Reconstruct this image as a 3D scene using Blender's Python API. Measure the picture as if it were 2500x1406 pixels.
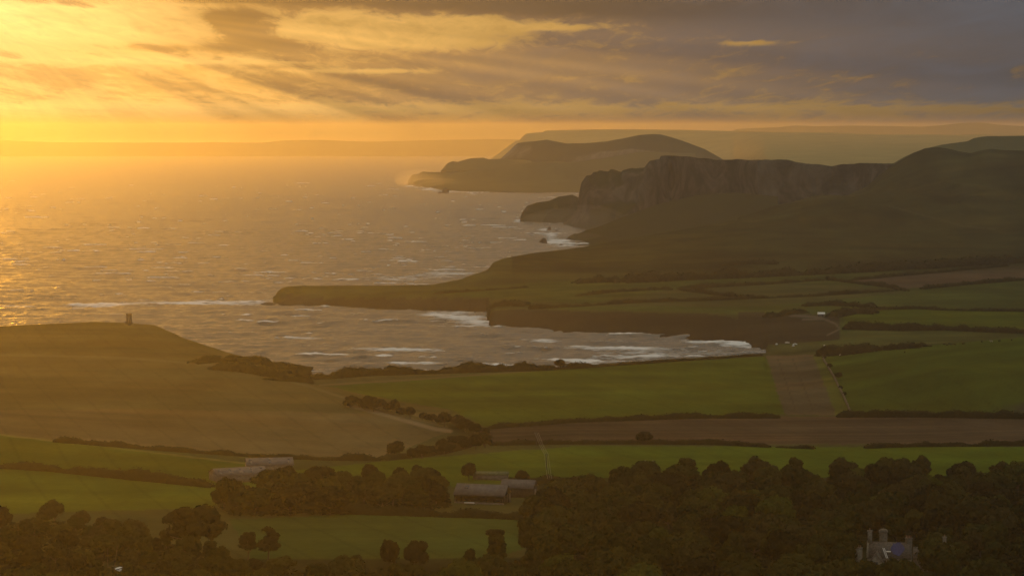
import bpy, bmesh, math, random
import numpy as np
from mathutils import Vector, Matrix

for o in list(bpy.data.objects):
    bpy.data.objects.remove(o, do_unlink=True)
scene = bpy.context.scene
COL = scene.collection

# ------------------------------------------------------------------ camera
F = 5900.0          # focal length in photograph pixels (2500 px wide)
VH = 325.0          # photograph row of the eye level
H = 208.0           # height of the hill top the photograph is taken from
cam_d = bpy.data.cameras.new("camera")
cam_d.sensor_width = 36.0
cam_d.sensor_fit = 'HORIZONTAL'
cam_d.lens = 36.0 * F / 2500.0
cam_d.shift_y = -(703.0 - VH) / 2500.0
cam_d.clip_start = 1.0
cam_d.clip_end = 200000.0
cam = bpy.data.objects.new("camera", cam_d)
cam.location = (0, 0, H)
cam.rotation_euler = (math.radians(90), 0, 0)
COL.objects.link(cam)
scene.camera = cam

# ------------------------------------------------------------------ light
SUN_AZ = math.radians(-14.7)     # left of the viewing direction
SUN_EL = math.radians(4.4)
SUN_POWER = 2.0
SUN_COL = (1.0, 0.42, 0.03)
vs = scene.view_settings
vs.view_transform = 'Standard'
vs.look = 'None'
vs.exposure = 0.0
vs.gamma = 1.0
vs.use_curve_mapping = False
cy = scene.cycles
cy.max_bounces = 6
cy.diffuse_bounces = 2
cy.glossy_bounces = 2
cy.transmission_bounces = 2
cy.volume_bounces = 0
cy.transparent_max_bounces = 8
cy.use_denoising = True
cy.sample_clamp_indirect = 4.0

sun_d = bpy.data.lights.new("sun", 'SUN')
sun_d.energy = SUN_POWER
sun_d.color = SUN_COL
sun_d.angle = math.radians(0.45)
sun = bpy.data.objects.new("sun", sun_d)
sd = Vector((math.sin(SUN_AZ) * math.cos(SUN_EL), math.cos(SUN_AZ) * math.cos(SUN_EL), math.sin(SUN_EL)))
sun.rotation_euler = (-sd).to_track_quat('-Z', 'Y').to_euler()
sun.location = (0, 0, 900)
COL.objects.link(sun)


class E:
    """small wrapper so that shader maths can be written as formulas"""
    tree = None

    def __init__(self, s):
        self.s = s

    @staticmethod
    def op(kind, *a, clamp=False):
        n = E.tree.nodes.new('ShaderNodeMath')
        n.operation = kind
        n.use_clamp = clamp
        for i, x in enumerate(a):
            if isinstance(x, E):
                E.tree.links.new(x.s, n.inputs[i])
            else:
                n.inputs[i].default_value = x
        return E(n.outputs[0])

    def __add__(s, o): return E.op('ADD', s, o)
    def __radd__(s, o): return E.op('ADD', o, s)
    def __sub__(s, o): return E.op('SUBTRACT', s, o)
    def __rsub__(s, o): return E.op('SUBTRACT', o, s)
    def __mul__(s, o): return E.op('MULTIPLY', s, o)
    def __rmul__(s, o): return E.op('MULTIPLY', o, s)
    def __truediv__(s, o): return E.op('DIVIDE', s, o)
    def __rtruediv__(s, o): return E.op('DIVIDE', o, s)
    def __pow__(s, o): return E.op('POWER', s, o)


def eexp(x): return E.op('EXPONENT', x)
def esat(x): return E.op('ADD', x, 0.0, clamp=True)


def estep(x, lo, hi):
    n = E.tree.nodes.new('ShaderNodeMapRange')
    n.interpolation_type = 'SMOOTHSTEP'
    E.tree.links.new(x.s, n.inputs['Value'])
    n.inputs['From Min'].default_value = lo
    n.inputs['From Max'].default_value = hi
    return E(n.outputs['Result'])


def evec(x, y, z=0.0):
    n = E.tree.nodes.new('ShaderNodeCombineXYZ')
    for i, q in enumerate((x, y, z)):
        if isinstance(q, E):
            E.tree.links.new(q.s, n.inputs[i])
        else:
            n.inputs[i].default_value = q
    return n.outputs[0]


def enoise(vec, scale=1.0, detail=4.0, rough=0.55, dist=0.0):
    n = E.tree.nodes.new('ShaderNodeTexNoise')
    n.noise_dimensions = '3D'
    if vec is not None:
        E.tree.links.new(vec, n.inputs['Vector'])
    n.inputs['Scale'].default_value = scale
    n.inputs['Detail'].default_value = detail
    n.inputs['Roughness'].default_value = rough
    n.inputs['Distortion'].default_value = dist
    return E(n.outputs[0])


def emixc(f, a, b, mode='MIX'):
    n = E.tree.nodes.new('ShaderNodeMix')
    n.data_type = 'RGBA'
    n.blend_type = mode
    n.clamp_factor = True
    for i, q in ((0, f), (6, a), (7, b)):
        if isinstance(q, E):
            E.tree.links.new(q.s, n.inputs[i])
        elif isinstance(q, (tuple, list)):
            n.inputs[i].default_value = tuple(q[:3]) + (1.0,)
        else:
            n.inputs[i].default_value = q
    return E(n.outputs[2])


def ergb(r, g, b):
    n = E.tree.nodes.new('ShaderNodeCombineColor')
    for i, q in enumerate((r, g, b)):
        if isinstance(q, E):
            E.tree.links.new(q.s, n.inputs[i])
        else:
            n.inputs[i].default_value = q
    return E(n.outputs[0])


def escale(c, f):
    n = E.tree.nodes.new('ShaderNodeVectorMath')
    n.operation = 'SCALE'
    E.tree.links.new(c.s, n.inputs[0])
    if isinstance(f, E):
        E.tree.links.new(f.s, n.inputs['Scale'])
    else:
        n.inputs['Scale'].default_value = f
    return E(n.outputs[0])


def eaddc(a, b):
    n = E.tree.nodes.new('ShaderNodeVectorMath')
    n.operation = 'ADD'
    E.tree.links.new(a.s, n.inputs[0])
    E.tree.links.new(b.s, n.inputs[1])
    return E(n.outputs[0])


# ------------------------------------------------------------------ sky
RAYSEED = 1.4


def build_world():
    w = bpy.data.worlds.new("World")
    scene.world = w
    w.use_nodes = True
    nt = w.node_tree
    nt.nodes.clear()
    E.tree = nt
    out = nt.nodes.new('ShaderNodeOutputWorld')
    bg = nt.nodes.new('ShaderNodeBackground')
    nt.links.new(bg.outputs[0], out.inputs[0])
    tc = nt.nodes.new('ShaderNodeTexCoord')
    sep = nt.nodes.new('ShaderNodeSeparateXYZ')
    nt.links.new(tc.outputs['Generated'], sep.inputs[0])
    X, Y, Z = (E(s) for s in sep.outputs)
    # azimuth / elevation of the sky, 103 units to the degree
    a = E.op('ARCTAN2', X, Y) * F
    e = E.op('ABSOLUTE', E.op('ARCSINE', Z) * F)
    asun, esun = SUN_AZ * F + 190.0, SUN_EL * F - 110.0   # the brightest cloud lies a little below the sun
    dx, de = a - asun, e - esun
    up = estep(de, 0.0, 500.0)
    rho = E.op('SQRT', dx * dx + de * de * (1.3 - 0.95 * up))
    # cloud noise, drawn out along the horizon and finer towards it
    le = E.op('LOGARITHM', e * (1 / 70.0) + 1.0, 2.718)
    sx = a / (e * 0.9 + 230.0)
    big = enoise(evec(sx * 0.62, le * 1.5, 3.1), 1.0, 4, 0.55, 0.35)
    mid = enoise(evec(sx * 2.1, le * 4.2, 7.7), 1.0, 5, 0.62, 0.9)
    fine = enoise(evec(sx * 7.0, le * 10.0, 1.3), 1.0, 4, 0.65, 0.8)
    n = (big * 0.30 + mid * 0.38 + fine * 0.32 - 0.5) * 3.0 + 0.5
    # shafts that fan out from the sun
    th = E.op('ARCTAN2', de, dx)
    ray0 = estep(enoise(evec(th * 15.0, 0.35, RAYSEED), 1.0, 2.0, 0.5), 0.36, 0.64)

    soft = estep(rho, 250.0, 1000.0)
    ray = ray0 * (0.35 + 0.65 * soft) + 0.42 * (1.0 - soft)

    def spot(u, v, su, sv, wt=1.0):
        qa = (a - (u - 1250.0) + (mid - 0.5) * su * 0.5) * (1.0 / su)
        qe = (e - (VH - v) + (mid - 0.5) * sv * 2.2) * (1.0 / sv)
        return eexp((qa * qa + qe * qe) * -1.0) * wt

    def total(lst):
        t = None
        for q in lst:
            s = spot(*q)
            t = s if t is None else t + s
        return t

    closed = total(((560, 52, 115, 27, 1.5), (650, 106, 95, 18, 1.5), (1050, 4, 520, 17, 1.1), (1340, 26, 240, 15), (1650, 40, 260, 30, .8), (50, 0, 130, 10), (900, 205, 330, 26, .5),
                    (480, 122, 160, 10), (1150, 140, 330, 20, .5), (2200, 90, 600, 120, .5)))
    opened = total(((880, 66, 240, 30), (1180, 62, 250, 20), (1400, 66, 110, 8), (250, 66, 270, 34), (420, 152, 330, 8), (900, 174, 170, 7),
                    (1830, 106, 80, 9, 1.5), (1000, 104, 230, 20, .8), (120, 28, 240, 9), (1700, 92, 180, 10, .25)))
    # broken band of lit cloud just over the horizon
    band = eexp(((e - 56.0) * (1 / 17.0)) ** 2.0 * -1.0) * 0.72
    cover = 0.13 + 0.16 * estep(a, -500.0, 500.0) + 0.10 * eexp(((e - 150.0) * (1 / 45.0)) ** 2.0 * -1.0)
    body = estep(n + cover + closed * 0.44 - (opened * 0.46 + band * 0.56), 0.28, 0.84)
    rim = body * (1.0 - body) * 4.0
    near = eexp(rho * (-1 / 560.0))
    glow = eexp((rho * (1 / 1230.0)) ** 2.0 * -1.0) * (0.66 + 0.50 * ray * estep(rho, 150.0, 700.0))
    high = estep(e, 500.0, 3200.0)
    g = 0.10 + 1.8 * (big * 0.55 + mid * 0.45)
    grey = escale(ergb(0.049 + 0.40 * high, 0.066 + 0.375 * high, 0.092 + 0.27 * high), g)
    sky = nt.nodes.new('ShaderNodeTexSky')
    sky.sky_type = 'NISHITA'
    sky.sun_disc = False
    sky.sun_elevation = SUN_EL
    sky.sun_rotation = SUN_AZ
    sky.altitude = 200
    sky.dust_density = 3.0
    clear = escale(E(sky.outputs[0]), 0.004 + 0.05 * high)
    tex = (mid * 0.55 + fine * 0.45 - 0.5) * 2.6
    depth = estep(n + closed * 0.5, 0.45, 1.0)
    gold = escale(ergb(0.60, 0.29, 0.045), (1.14 - 0.50 * depth) * (1.0 + 0.16 * tex))
    shade = emixc(esat(glow), grey, gold)
    gapc = escale(ergb(1.0, 0.58, 0.165), (0.18 + 0.80 * eexp((rho * (1 / 1600.0)) ** 2.0 * -1.0) + 0.08 * near) * (1.0 + 0.60 * tex))
    c = emixc(body, gapc, shade)
    c = eaddc(c, escale(ergb(0.9, 0.52, 0.15), rim * (0.02 + 0.20 * near) * (fine * 1.6)))
    c = eaddc(c, escale(ergb(0.70, 0.46, 0.20), eexp(rho * (-1 / 200.0)) * (0.55 + 0.45 * ray)))
    top = total(((1050, 0, 480, 20), (1360, 20, 300, 22), (1750, 30, 380, 40, .8), (600, -4, 220, 10), (560, 52, 110, 24, .7), (650, 106, 90, 15, .7)))
    c = escale(c, 1.0 - 0.36 * esat(top))
    # air lit in shafts below the cloud
    air = (0.12 + 0.95 * ray) * eexp((rho * (1 / 1600.0)) ** 2.0 * -1.0) * estep(rho, 120.0, 500.0) * (1.0 - estep(e, 130.0, 320.0))
    c = escale(c, 1.0 - 0.42 * (1.0 - ray) * eexp((rho * (1 / 1500.0)) ** 2.0 * -1.0) * estep(rho, 300.0, 800.0))
    c = eaddc(escale(c, 1.0 - 0.22 * air), escale(ergb(0.62, 0.33, 0.075), air * 0.9))
    c = escale(eaddc(c, clear), 0.20 + 0.80 * estep(e, -5.0, 72.0))
    nt.links.new(c.s, bg.inputs['Color'])
    w.cycles.sampling_method = 'MANUAL'
    w.cycles.sample_map_resolution = 512
    bg.inputs['Strength'].default_value = 0.94


build_world()

# ------------------------------------------------------------------ helpers
rng = np.random.default_rng(7)


def hash2(ix, iy, seed):
    h = (ix.astype(np.int64) * 374761393 + iy.astype(np.int64) * 668265263 + seed * 982451653) & 0x7fffffff
    h = (h ^ (h >> 13)) * 1274126177 & 0x7fffffff
    return ((h ^ (h >> 16)) & 0xffff) / 65535.0


def vnoise(x, y, seed=0):
    x = np.asarray(x, float); y = np.asarray(y, float)
    ix = np.floor(x); iy = np.floor(y)
    fx = x - ix; fy = y - iy
    fx = fx * fx * (3 - 2 * fx); fy = fy * fy * (3 - 2 * fy)
    a = hash2(ix, iy, seed); b = hash2(ix + 1, iy, seed)
    c = hash2(ix, iy + 1, seed); d = hash2(ix + 1, iy + 1, seed)
    return (a * (1 - fx) + b * fx) * (1 - fy) + (c * (1 - fx) + d * fx) * fy


def fbm(x, y, seed=0, octv=4, gain=0.5):
    s = 0.0; amp = 1.0; tot = 0.0
    x = np.asarray(x, float); y = np.asarray(y, float)
    for i in range(octv):
        s = s + amp * vnoise(x, y, seed + i * 17)
        tot += amp; amp *= gain
        x = x * 2.03 + 11.3; y = y * 2.03 + 5.7
    return s / tot


def sstep(x, lo, hi):
    t = np.clip((x - lo) / (hi - lo), 0, 1)
    return t * t * (3 - 2 * t)


def mesh_obj(name, verts, faces, mat, parent=None, smooth=False, attrs=None):
    me = bpy.data.meshes.new(name)
    verts = np.asarray(verts, dtype=np.float32)
    if isinstance(faces, np.ndarray):
        n, k = faces.shape
        me.vertices.add(len(verts))
        me.vertices.foreach_set('co', verts.ravel())
        me.loops.add(n * k)
        me.loops.foreach_set('vertex_index', faces.astype(np.int32).ravel())
        me.polygons.add(n)
        me.polygons.foreach_set('loop_start', np.arange(0, n * k, k, dtype=np.int32))
        me.polygons.foreach_set('loop_total', np.full(n, k, dtype=np.int32))
    else:
        me.from_pydata([tuple(map(float, v)) for v in verts], [], faces)
    me.update(calc_edges=True)
    if smooth:
        me.polygons.foreach_set('use_smooth', np.ones(len(me.polygons), dtype=bool))
    for an, av in (attrs or {}).items():
        if av.ndim == 2:
            at = me.attributes.new(an, 'FLOAT_COLOR', 'POINT')
            col = np.ones((len(verts), 4), np.float32); col[:, :3] = av
            at.data.foreach_set('color', col.ravel())
        else:
            at = me.attributes.new(an, 'FLOAT', 'POINT')
            at.data.foreach_set('value', av.astype(np.float32))
    if mat is not None:
        me.materials.append(mat)
    o = bpy.data.objects.new(name, me)
    COL.objects.link(o)
    if parent is not None:
        o.parent = parent
    return o


def tag(o, label=None, cat=None, group=None, kind=None):
    if label: o['label'] = label
    if cat: o['category'] = cat
    if group: o['group'] = group
    if kind: o['kind'] = kind
    return o


def empty(name, loc, rz=0.0, label=None, cat=None, group=None):
    o = bpy.data.objects.new(name, None)
    o.empty_display_size = 1.0
    o.location = loc
    o.rotation_euler = (0, 0, rz)
    COL.objects.link(o)
    return tag(o, label, cat, group)


def new_mat(name):
    m = bpy.data.materials.new(name)
    m.use_nodes = True
    nt = m.node_tree
    nt.nodes.clear()
    out = nt.nodes.new('ShaderNodeOutputMaterial')
    E.tree = nt
    return m, nt, out


def principled(nt, out, color, rough=0.9, spec=0.2, normal=None):
    p = nt.nodes.new('ShaderNodeBsdfPrincipled')
    if isinstance(color, E):
        nt.links.new(color.s, p.inputs['Base Color'])
    else:
        p.inputs['Base Color'].default_value = tuple(color) + (1.0,)
    if isinstance(rough, E):
        nt.links.new(rough.s, p.inputs['Roughness'])
    else:
        p.inputs['Roughness'].default_value = rough
    p.inputs['Specular IOR Level'].default_value = spec
    if normal is not None:
        nt.links.new(normal, p.inputs['Normal'])
    nt.links.new(p.outputs[0], out.inputs[0])
    return p


def pos():
    g = E.tree.nodes.new('ShaderNodeNewGeometry')
    return g.outputs['Position']


def attr(name):
    n = E.tree.nodes.new('ShaderNodeAttribute')
    n.attribute_name = name
    return n


def bump(height, strength, dist):
    b = E.tree.nodes.new('ShaderNodeBump')
    E.tree.links.new(height.s, b.inputs['Height'])
    b.inputs['Strength'].default_value = strength
    b.inputs['Distance'].default_value = dist
    return b.outputs[0]


def simple_mat(name, col, rough=0.85, spec=0.2, var=0.25, scale=0.8):
    m, nt, out = new_mat(name)
    n = enoise(pos(), scale, 4, 0.6)
    c = emixc(estep(n, 0.3, 0.7), tuple(x * (1 - var) for x in col), tuple(x * (1 + var) for x in col))
    principled(nt, out, c, rough, spec)
    return m


# ---- land: colour comes from the fields, with grass / soil grain on top
def land_mat():
    m, nt, out = new_mat("land")
    at = attr('Col')
    p = pos()
    mp = nt.nodes.new('ShaderNodeMapping')
    nt.links.new(p, mp.inputs[0])
    mp.inputs['Scale'].default_value = (0.03, 0.012, 0.03)
    n1 = enoise(mp.outputs[0], 1.0, 6, 0.65)
    n2 = enoise(p, 0.25, 3, 0.6)
    f = (0.62 + 0.76 * n1) * (0.8 + 0.4 * n2)
    c = escale(E(at.outputs['Color']), f)
    nrm = bump(n2, 0.6, 1.2)
    principled(nt, out, c, 1.0, 0.0, nrm)
    return m


def cliff_mat(name, a, b, grass, zlo, zhi):
    m, nt, out = new_mat(name)
    g = nt.nodes.new('ShaderNodeNewGeometry')
    p = g.outputs['Position']
    sp = nt.nodes.new('ShaderNodeSeparateXYZ')
    nt.links.new(g.outputs['Normal'], sp.inputs[0])
    nz = E(sp.outputs[2])
    mp = nt.nodes.new('ShaderNodeMapping')
    nt.links.new(p, mp.inputs[0])
    mp.inputs['Scale'].default_value = (0.014, 0.014, 0.010)
    n = enoise(mp.outputs[0], 1.0, 8, 0.72, 1.6)
    n2 = enoise(p, 0.008, 5, 0.6)
    rock = emixc(estep(n, 0.38, 0.66), a, b)
    c = emixc(estep(nz + (n2 - 0.5) * 0.35, zlo, zhi), rock, grass)
    c = escale(c, 0.65 + 0.7 * n2)
    principled(nt, out, c, 1.0, 0.0, bump(n, 0.8, 4.0))
    return m


MAT = {}
MAT['land'] = land_mat()
MAT['cliff'] = cliff_mat("cliff_rock", (0.034, 0.029, 0.021), (0.13, 0.114, 0.09), (0.038, 0.037, 0.013), 0.62, 0.80)
MAT['chalk'] = cliff_mat("chalk_hill", (0.12, 0.105, 0.075), (0.27, 0.25, 0.21), (0.085, 0.08, 0.03), 0.72, 0.86)
MAT['dome'] = cliff_mat("dome_hill", (0.10, 0.09, 0.065), (0.22, 0.20, 0.17), (0.050, 0.050, 0.020), 0.72, 0.86)
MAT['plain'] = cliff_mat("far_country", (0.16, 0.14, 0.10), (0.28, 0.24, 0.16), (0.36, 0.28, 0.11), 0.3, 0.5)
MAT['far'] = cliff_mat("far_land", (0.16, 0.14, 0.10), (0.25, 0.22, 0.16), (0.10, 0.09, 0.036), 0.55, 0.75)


def sea_mat():
    m, nt, out = new_mat("sea_water")
    fo = E(attr('foam').outputs['Fac'])
    p = pos()
    mp = nt.nodes.new('ShaderNodeMapping')
    nt.links.new(p, mp.inputs[0])
    mp.inputs['Scale'].default_value = (0.10, 0.16, 0.1)
    mp.inputs['Rotation'].default_value = (0, 0, 0.25)
    n = enoise(mp.outputs[0], 1.0, 5, 0.62, 0.3)
    mp2 = nt.nodes.new('ShaderNodeMapping')
    nt.links.new(p, mp2.inputs[0])
    mp2.inputs['Scale'].default_value = (0.035, 0.11, 0.1)
    n2 = enoise(mp2.outputs[0], 1.0, 6, 0.7, 0.5)
    foam = estep(fo * 0.9 + (n2 - 0.5) * 1.7, 0.38, 0.95)
    c = emixc(foam, (0.030, 0.027, 0.014), (0.78, 0.78, 0.78))
    r = 0.25 + 0.5 * foam
    pr = principled(nt, out, c, r, 0.42, bump(n, 1.0, 1.1))
    pr.inputs['IOR'].default_value = 1.33
    return m


MAT['sea'] = sea_mat()


def P(u, v, d):
    return np.array([d * (u - 1250.0) / F, d, H - d * (v - VH) / F])


def pchip(xs, ys, xq):
    xs = np.asarray(xs, float); ys = np.asarray(ys, float)
    h = np.diff(xs); dl = np.diff(ys) / h
    m = np.zeros_like(xs)
    if len(xs) > 2:
        s = dl[:-1] * dl[1:]
        w1 = 2 * h[1:] + h[:-1]; w2 = h[1:] + 2 * h[:-1]
        ok = s > 0
        with np.errstate(divide='ignore', invalid='ignore'):
            t = (w1 + w2) / (w1 / dl[:-1] + w2 / dl[1:])
        m[1:-1] = np.where(ok, t, 0.0)
    m[0] = dl[0]; m[-1] = dl[-1]
    k = np.clip(np.searchsorted(xs, xq) - 1, 0, len(xs) - 2)
    t = np.clip((xq - xs[k]) / h[k], 0, 1)
    a = (1 + 2 * t) * (1 - t) ** 2; b = t * (1 - t) ** 2
    c = t * t * (3 - 2 * t); e = t * t * (t - 1)
    return a * ys[k] + b * h[k] * m[k] + c * ys[k + 1] + e * h[k] * m[k + 1]


class Line:
    """a line over the land: points (u, v, z) with z the height, or (u, v, d) with d the distance"""
    def __init__(self, pts, mode='z', lo=None, hi=None):
        pts = sorted(pts)
        self.u = np.array([p[0] for p in pts], float)
        dz = []
        for (u, v, q) in pts:
            if mode == 'z':
                z = q; d = (H - z) * F / (v - VH)
            else:
                d = q; z = H - d * (v - VH) / F
            dz.append((d, z))
        self.d = np.array([p[0] for p in dz]); self.z = np.array([p[1] for p in dz])
        self.lo = self.u[0] if lo is None else lo
        self.hi = self.u[-1] if hi is None else hi

    def at(self, u):
        if u < self.lo or u > self.hi:
            return None
        return float(np.interp(u, self.u, self.d)), float(np.interp(u, self.u, self.z))


ALL = dict(lo=-1e9, hi=1e9)
F1 = Line([(-600, 1330, 46), (600, 1330, 47), (2900, 1330, 50)], **ALL)
F2 = Line([(-600, 1230, 40), (600, 1230, 36), (1250, 1230, 34), (2900, 1230, 38)], **ALL)
F3 = Line([(-600, 1150, 38), (0, 1150, 35), (600, 1150, 30), (1300, 1150, 29), (2900, 1150, 33)], **ALL)
F4 = Line([(-600, 1055, 41), (0, 1062, 39), (300, 1096, 33), (600, 1132, 29), (700, 1138, 28), (930, 1120, 25), (1200, 1100, 24),
           (1400, 1088, 24), (2000, 1092, 24), (2500, 1088, 28), (2900, 1085, 30)], **ALL)
F5 = Line([(-600, 1000, 33), (0, 1000, 34), (500, 1040, 27), (800, 1080, 22), (1100, 1058, 20), (1200, 1050, 20), (1400, 1025, 21),
           (1900, 1015, 21), (2500, 1012, 23), (2900, 1010, 26)], **ALL)
F6 = Line([(-600, 860, 28), (0, 866, 27), (300, 872, 27), (500, 888, 27), (650, 915, 26), (800, 958, 24), (950, 1005, 22),
           (1080, 1040, 21), (1250, 1000, 20.5), (1900, 985, 22), (2500, 985, 29), (2900, 980, 33)], **ALL)
F7 = Line([(-600, 838, 27), (0, 835, 26), (315, 832, 25), (500, 855, 22), (650, 890, 20), (760, 932, 17), (900, 945, 16), (1100, 955, 17),
           (1500, 945, 18), (1900, 925, 17), (2100, 925, 26), (2300, 915, 40), (2500, 910, 43), (2900, 900, 52)], **ALL)
C1 = Line([(-600, 830, 26), (0, 797, 25), (130, 790, 25), (230, 785, 25), (315, 788, 24), (380, 793, 24), (450, 825, 22), (560, 862, 20),
           (640, 880, 18), (720, 897, 16), (755, 917, 14), (830, 912, 13), (1000, 906, 14), (1250, 900, 14), (1400, 893, 14),
           (1500, 885, 13), (1700, 873, 11), (1830, 866, 8), (1870, 862, 6), (1950, 868, 8), (2050, 866, 15), (2150, 857, 24),
           (2250, 848, 32), (2350, 840, 39), (2500, 832, 45), (2900, 815, 55)], **ALL)
G1 = Line([(1870, 848, 6), (2000, 836, 10), (2100, 832, 13), (2500, 822, 16), (2900, 815, 18)], hi=1e9)
S1 = Line([(1190, 790, 0), (1200, 797, 0), (1300, 803, 0), (1400, 808, 0), (1500, 815, 0), (1600, 820, 0), (1700, 826, 0), (1780, 833, 0),
           (1830, 842, 0), (1870, 854, 0)])
T1 = Line([(1190, 775, 3), (1205, 757, 13), (1300, 752, 15), (1500, 753, 16), (1700, 753, 16), (1850, 757, 15), (1950, 772, 14), (2060, 790, 13),
           (2200, 790, 14), (2500, 785, 17), (2900, 780, 18)], hi=1e9)
T1b = Line([(1190, 745, 11), (1230, 737, 14), (1300, 736, 16), (1870, 735, 18), (2500, 735, 20), (2900, 732, 22)], hi=1e9)
S2 = Line([(664, 742, -1), (800, 748, 0), (1000, 755, 0), (1190, 762, 0)])
T2 = Line([(664, 740, -1), (690, 718, 12), (800, 712, 14), (1000, 716, 15), (1100, 722, 15), (1190, 740, 10)])
M1 = Line([(1060, 712, 17), (1300, 690, 20), (1500, 685, 22), (1700, 680, 23), (1900, 672, 25), (2100, 662, 27), (2300, 650, 30), (2500, 635, 35),
           (2900, 620, 40)], hi=1e9)
K2 = Line([(664, 739, 3000), (675, 712, 3015), (690, 701, 3036), (740, 697, 3045), (900, 697, 3050), (1050, 696, 3060), (1120, 683, 3120),
           (1190, 660, 3240), (1200, 642, 3310), (1225, 631, 3380), (1290, 619, 3480), (1430, 602, 3700), (1560, 575, 3850), (1700, 545, 4000),
           (1800, 526, 4100)], mode='d')
H1 = Line([(1430, 640, 3350), (1800, 600, 3550), (2100, 590, 3550), (2500, 575, 3600), (2900, 560, 3650)], mode='d', hi=1e9)
H2 = Line([(1800, 526, 4100), (1900, 508, 4230), (2060, 480, 4330), (2200, 450, 4350), (2350, 430, 4300), (2500, 425, 4280), (2900, 420, 4250)],
          mode='d', hi=1e9)
H3 = Line([(1800, 540, 4500), (2000, 500, 4700), (2120, 450, 4800), (2160, 418, 4840), (2180, 404, 4850), (2205, 388, 4820), (2230, 375, 4800),
           (2260, 363, 4780), (2290, 361, 4770), (2320, 365, 4760), (2340, 370, 4750), (2370, 375, 4740), (2395, 368, 4730), (2420, 364, 4730),
           (2450, 367, 4730), (2500, 368, 4730), (2900, 374, 4700)], mode='d', hi=1e9)

rows = np.concatenate([[20, 60, 100, 150, 200, 250, 320, 400, 500, 600, 700, 750], np.arange(758, 900, 8), np.arange(900, 2420, 5.0),
                       np.arange(2420, 5000, 10.0), np.arange(5000, 8001, 200.0)])
ucols = np.concatenate([np.arange(-1500, -200, 40), np.arange(-200, 2700, 4.0), np.arange(2700, 3900, 40)])
DLIM = 8000.0


def column(u):
    pts = [(20, 199), (100, 172), (250, 135), (500, 88), (750, 58)]
    for L in (F1, F2, F3, F4, F5, F6, F7):
        d, z = L.at(u)
        if d > pts[-1][0] + 4:
            pts.append((d, z))
    d, z = C1.at(u)
    if d <= pts[-1][0] + 4:
        d = pts[-1][0] + 5
    pts.append((d, z))
    if u < 1870:
        pts += [(d + 7, z * 0.80), (d + 22, 1.0), (d + 34, -4.0)]
        if 1190 <= u:
            ds, zs = S1.at(u)
            pts += [(ds - 14, -4.0), (ds, 0.2)]
            for L in (T1, T1b):
                dd, zz = L.at(u)
                if dd > pts[-1][0] + 6: pts.append((dd, zz))
        elif u >= 664:
            ds, zs = S2.at(u)
            pts += [(ds - 14, -4.0), (ds, 0.2)]
            dd, zz = T2.at(u)
            pts.append((max(dd, ds + 12), zz))
    else:
        for L in (G1, T1, T1b):
            dd, zz = L.at(u)
            if dd > pts[-1][0] + 6: pts.append((dd, zz))
    if u >= 664:
        if u >= 1060:
            dd, zz = M1.at(u)
            if dd > pts[-1][0] + 6: pts.append((dd, zz))
        if u >= 1430:
            pts.append(H1.at(u))
        if u < 1800:
            dd, zz = K2.at(u)
            if dd <= pts[-1][0] + 5: dd = pts[-1][0] + 6
            pts += [(dd, zz), (dd + 14, zz * 0.62), (dd + 60, 1.0), (dd + 85, -4.0), (dd + 400, -4.0)]
        else:
            pts += [H2.at(u)]
            dd, zz = H3.at(u)
            pts += [(dd, zz), (dd + 120, zz - 6), (dd + 700, zz * 0.6), (7000, 60)]
    if pts[-1][0] < DLIM:
        pts.append((DLIM, pts[-1][1] if pts[-1][1] < 0 else 50.0))
    return pts


G_Z = np.zeros((len(ucols), len(rows)))
for i, u in enumerate(ucols):
    p = column(u)
    G_Z[i] = pchip([q[0] for q in p], [q[1] for q in p], rows)
UU, DD = np.meshgrid(ucols, rows, indexing='ij')
GX = DD * (UU - 1250) / F
GY = DD
# a little smoothing across the columns, then natural unevenness
k = np.array([0.25, 0.5, 0.25])
Zp = np.pad(G_Z, ((1, 1), (0, 0)), mode='edge')
G_Z = Zp[:-2] * k[0] + Zp[1:-1] * k[1] + Zp[2:] * k[2]
slope = np.abs(np.gradient(G_Z, axis=1) / np.gradient(DD, axis=1))
on = sstep(G_Z, 1.0, 6.0)
G_Z += on * ((fbm(GX / 60, GY / 60, 3) - 0.5) * 1.6 + (fbm(GX / 260, GY / 260, 9) - 0.5) * 3.0 * sstep(DD, 2300, 3200))
hillm = sstep(DD, 3200, 4200) * sstep(UU, 1300, 1700) * sstep(VH + (H - G_Z) * F / DD, 392, 455)
G_Z += on * hillm * ((fbm(GX / 130, GY / 260, 21, 5) - 0.5) * 34.0)
G_Z += on * sstep(slope, 0.25, 0.8) * (fbm(GX / 14, GY / 14, 5) - 0.5) * 5.0
GV = VH + (H - G_Z) * F / DD          # photograph row of every ground point


def ground_z(x, y):
    """height of the ground at a world position"""
    u = 1250 + F * x / y
    fi = np.interp(u, ucols, np.arange(len(ucols))); fj = np.interp(y, rows, np.arange(len(rows)))
    i = min(int(fi), len(ucols) - 2); j = min(int(fj), len(rows) - 2)
    a, b = fi - i, fj - j
    return float((G_Z[i, j] * (1 - b) + G_Z[i, j + 1] * b) * (1 - a) + (G_Z[i + 1, j] * (1 - b) + G_Z[i + 1, j + 1] * b) * a)


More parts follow.
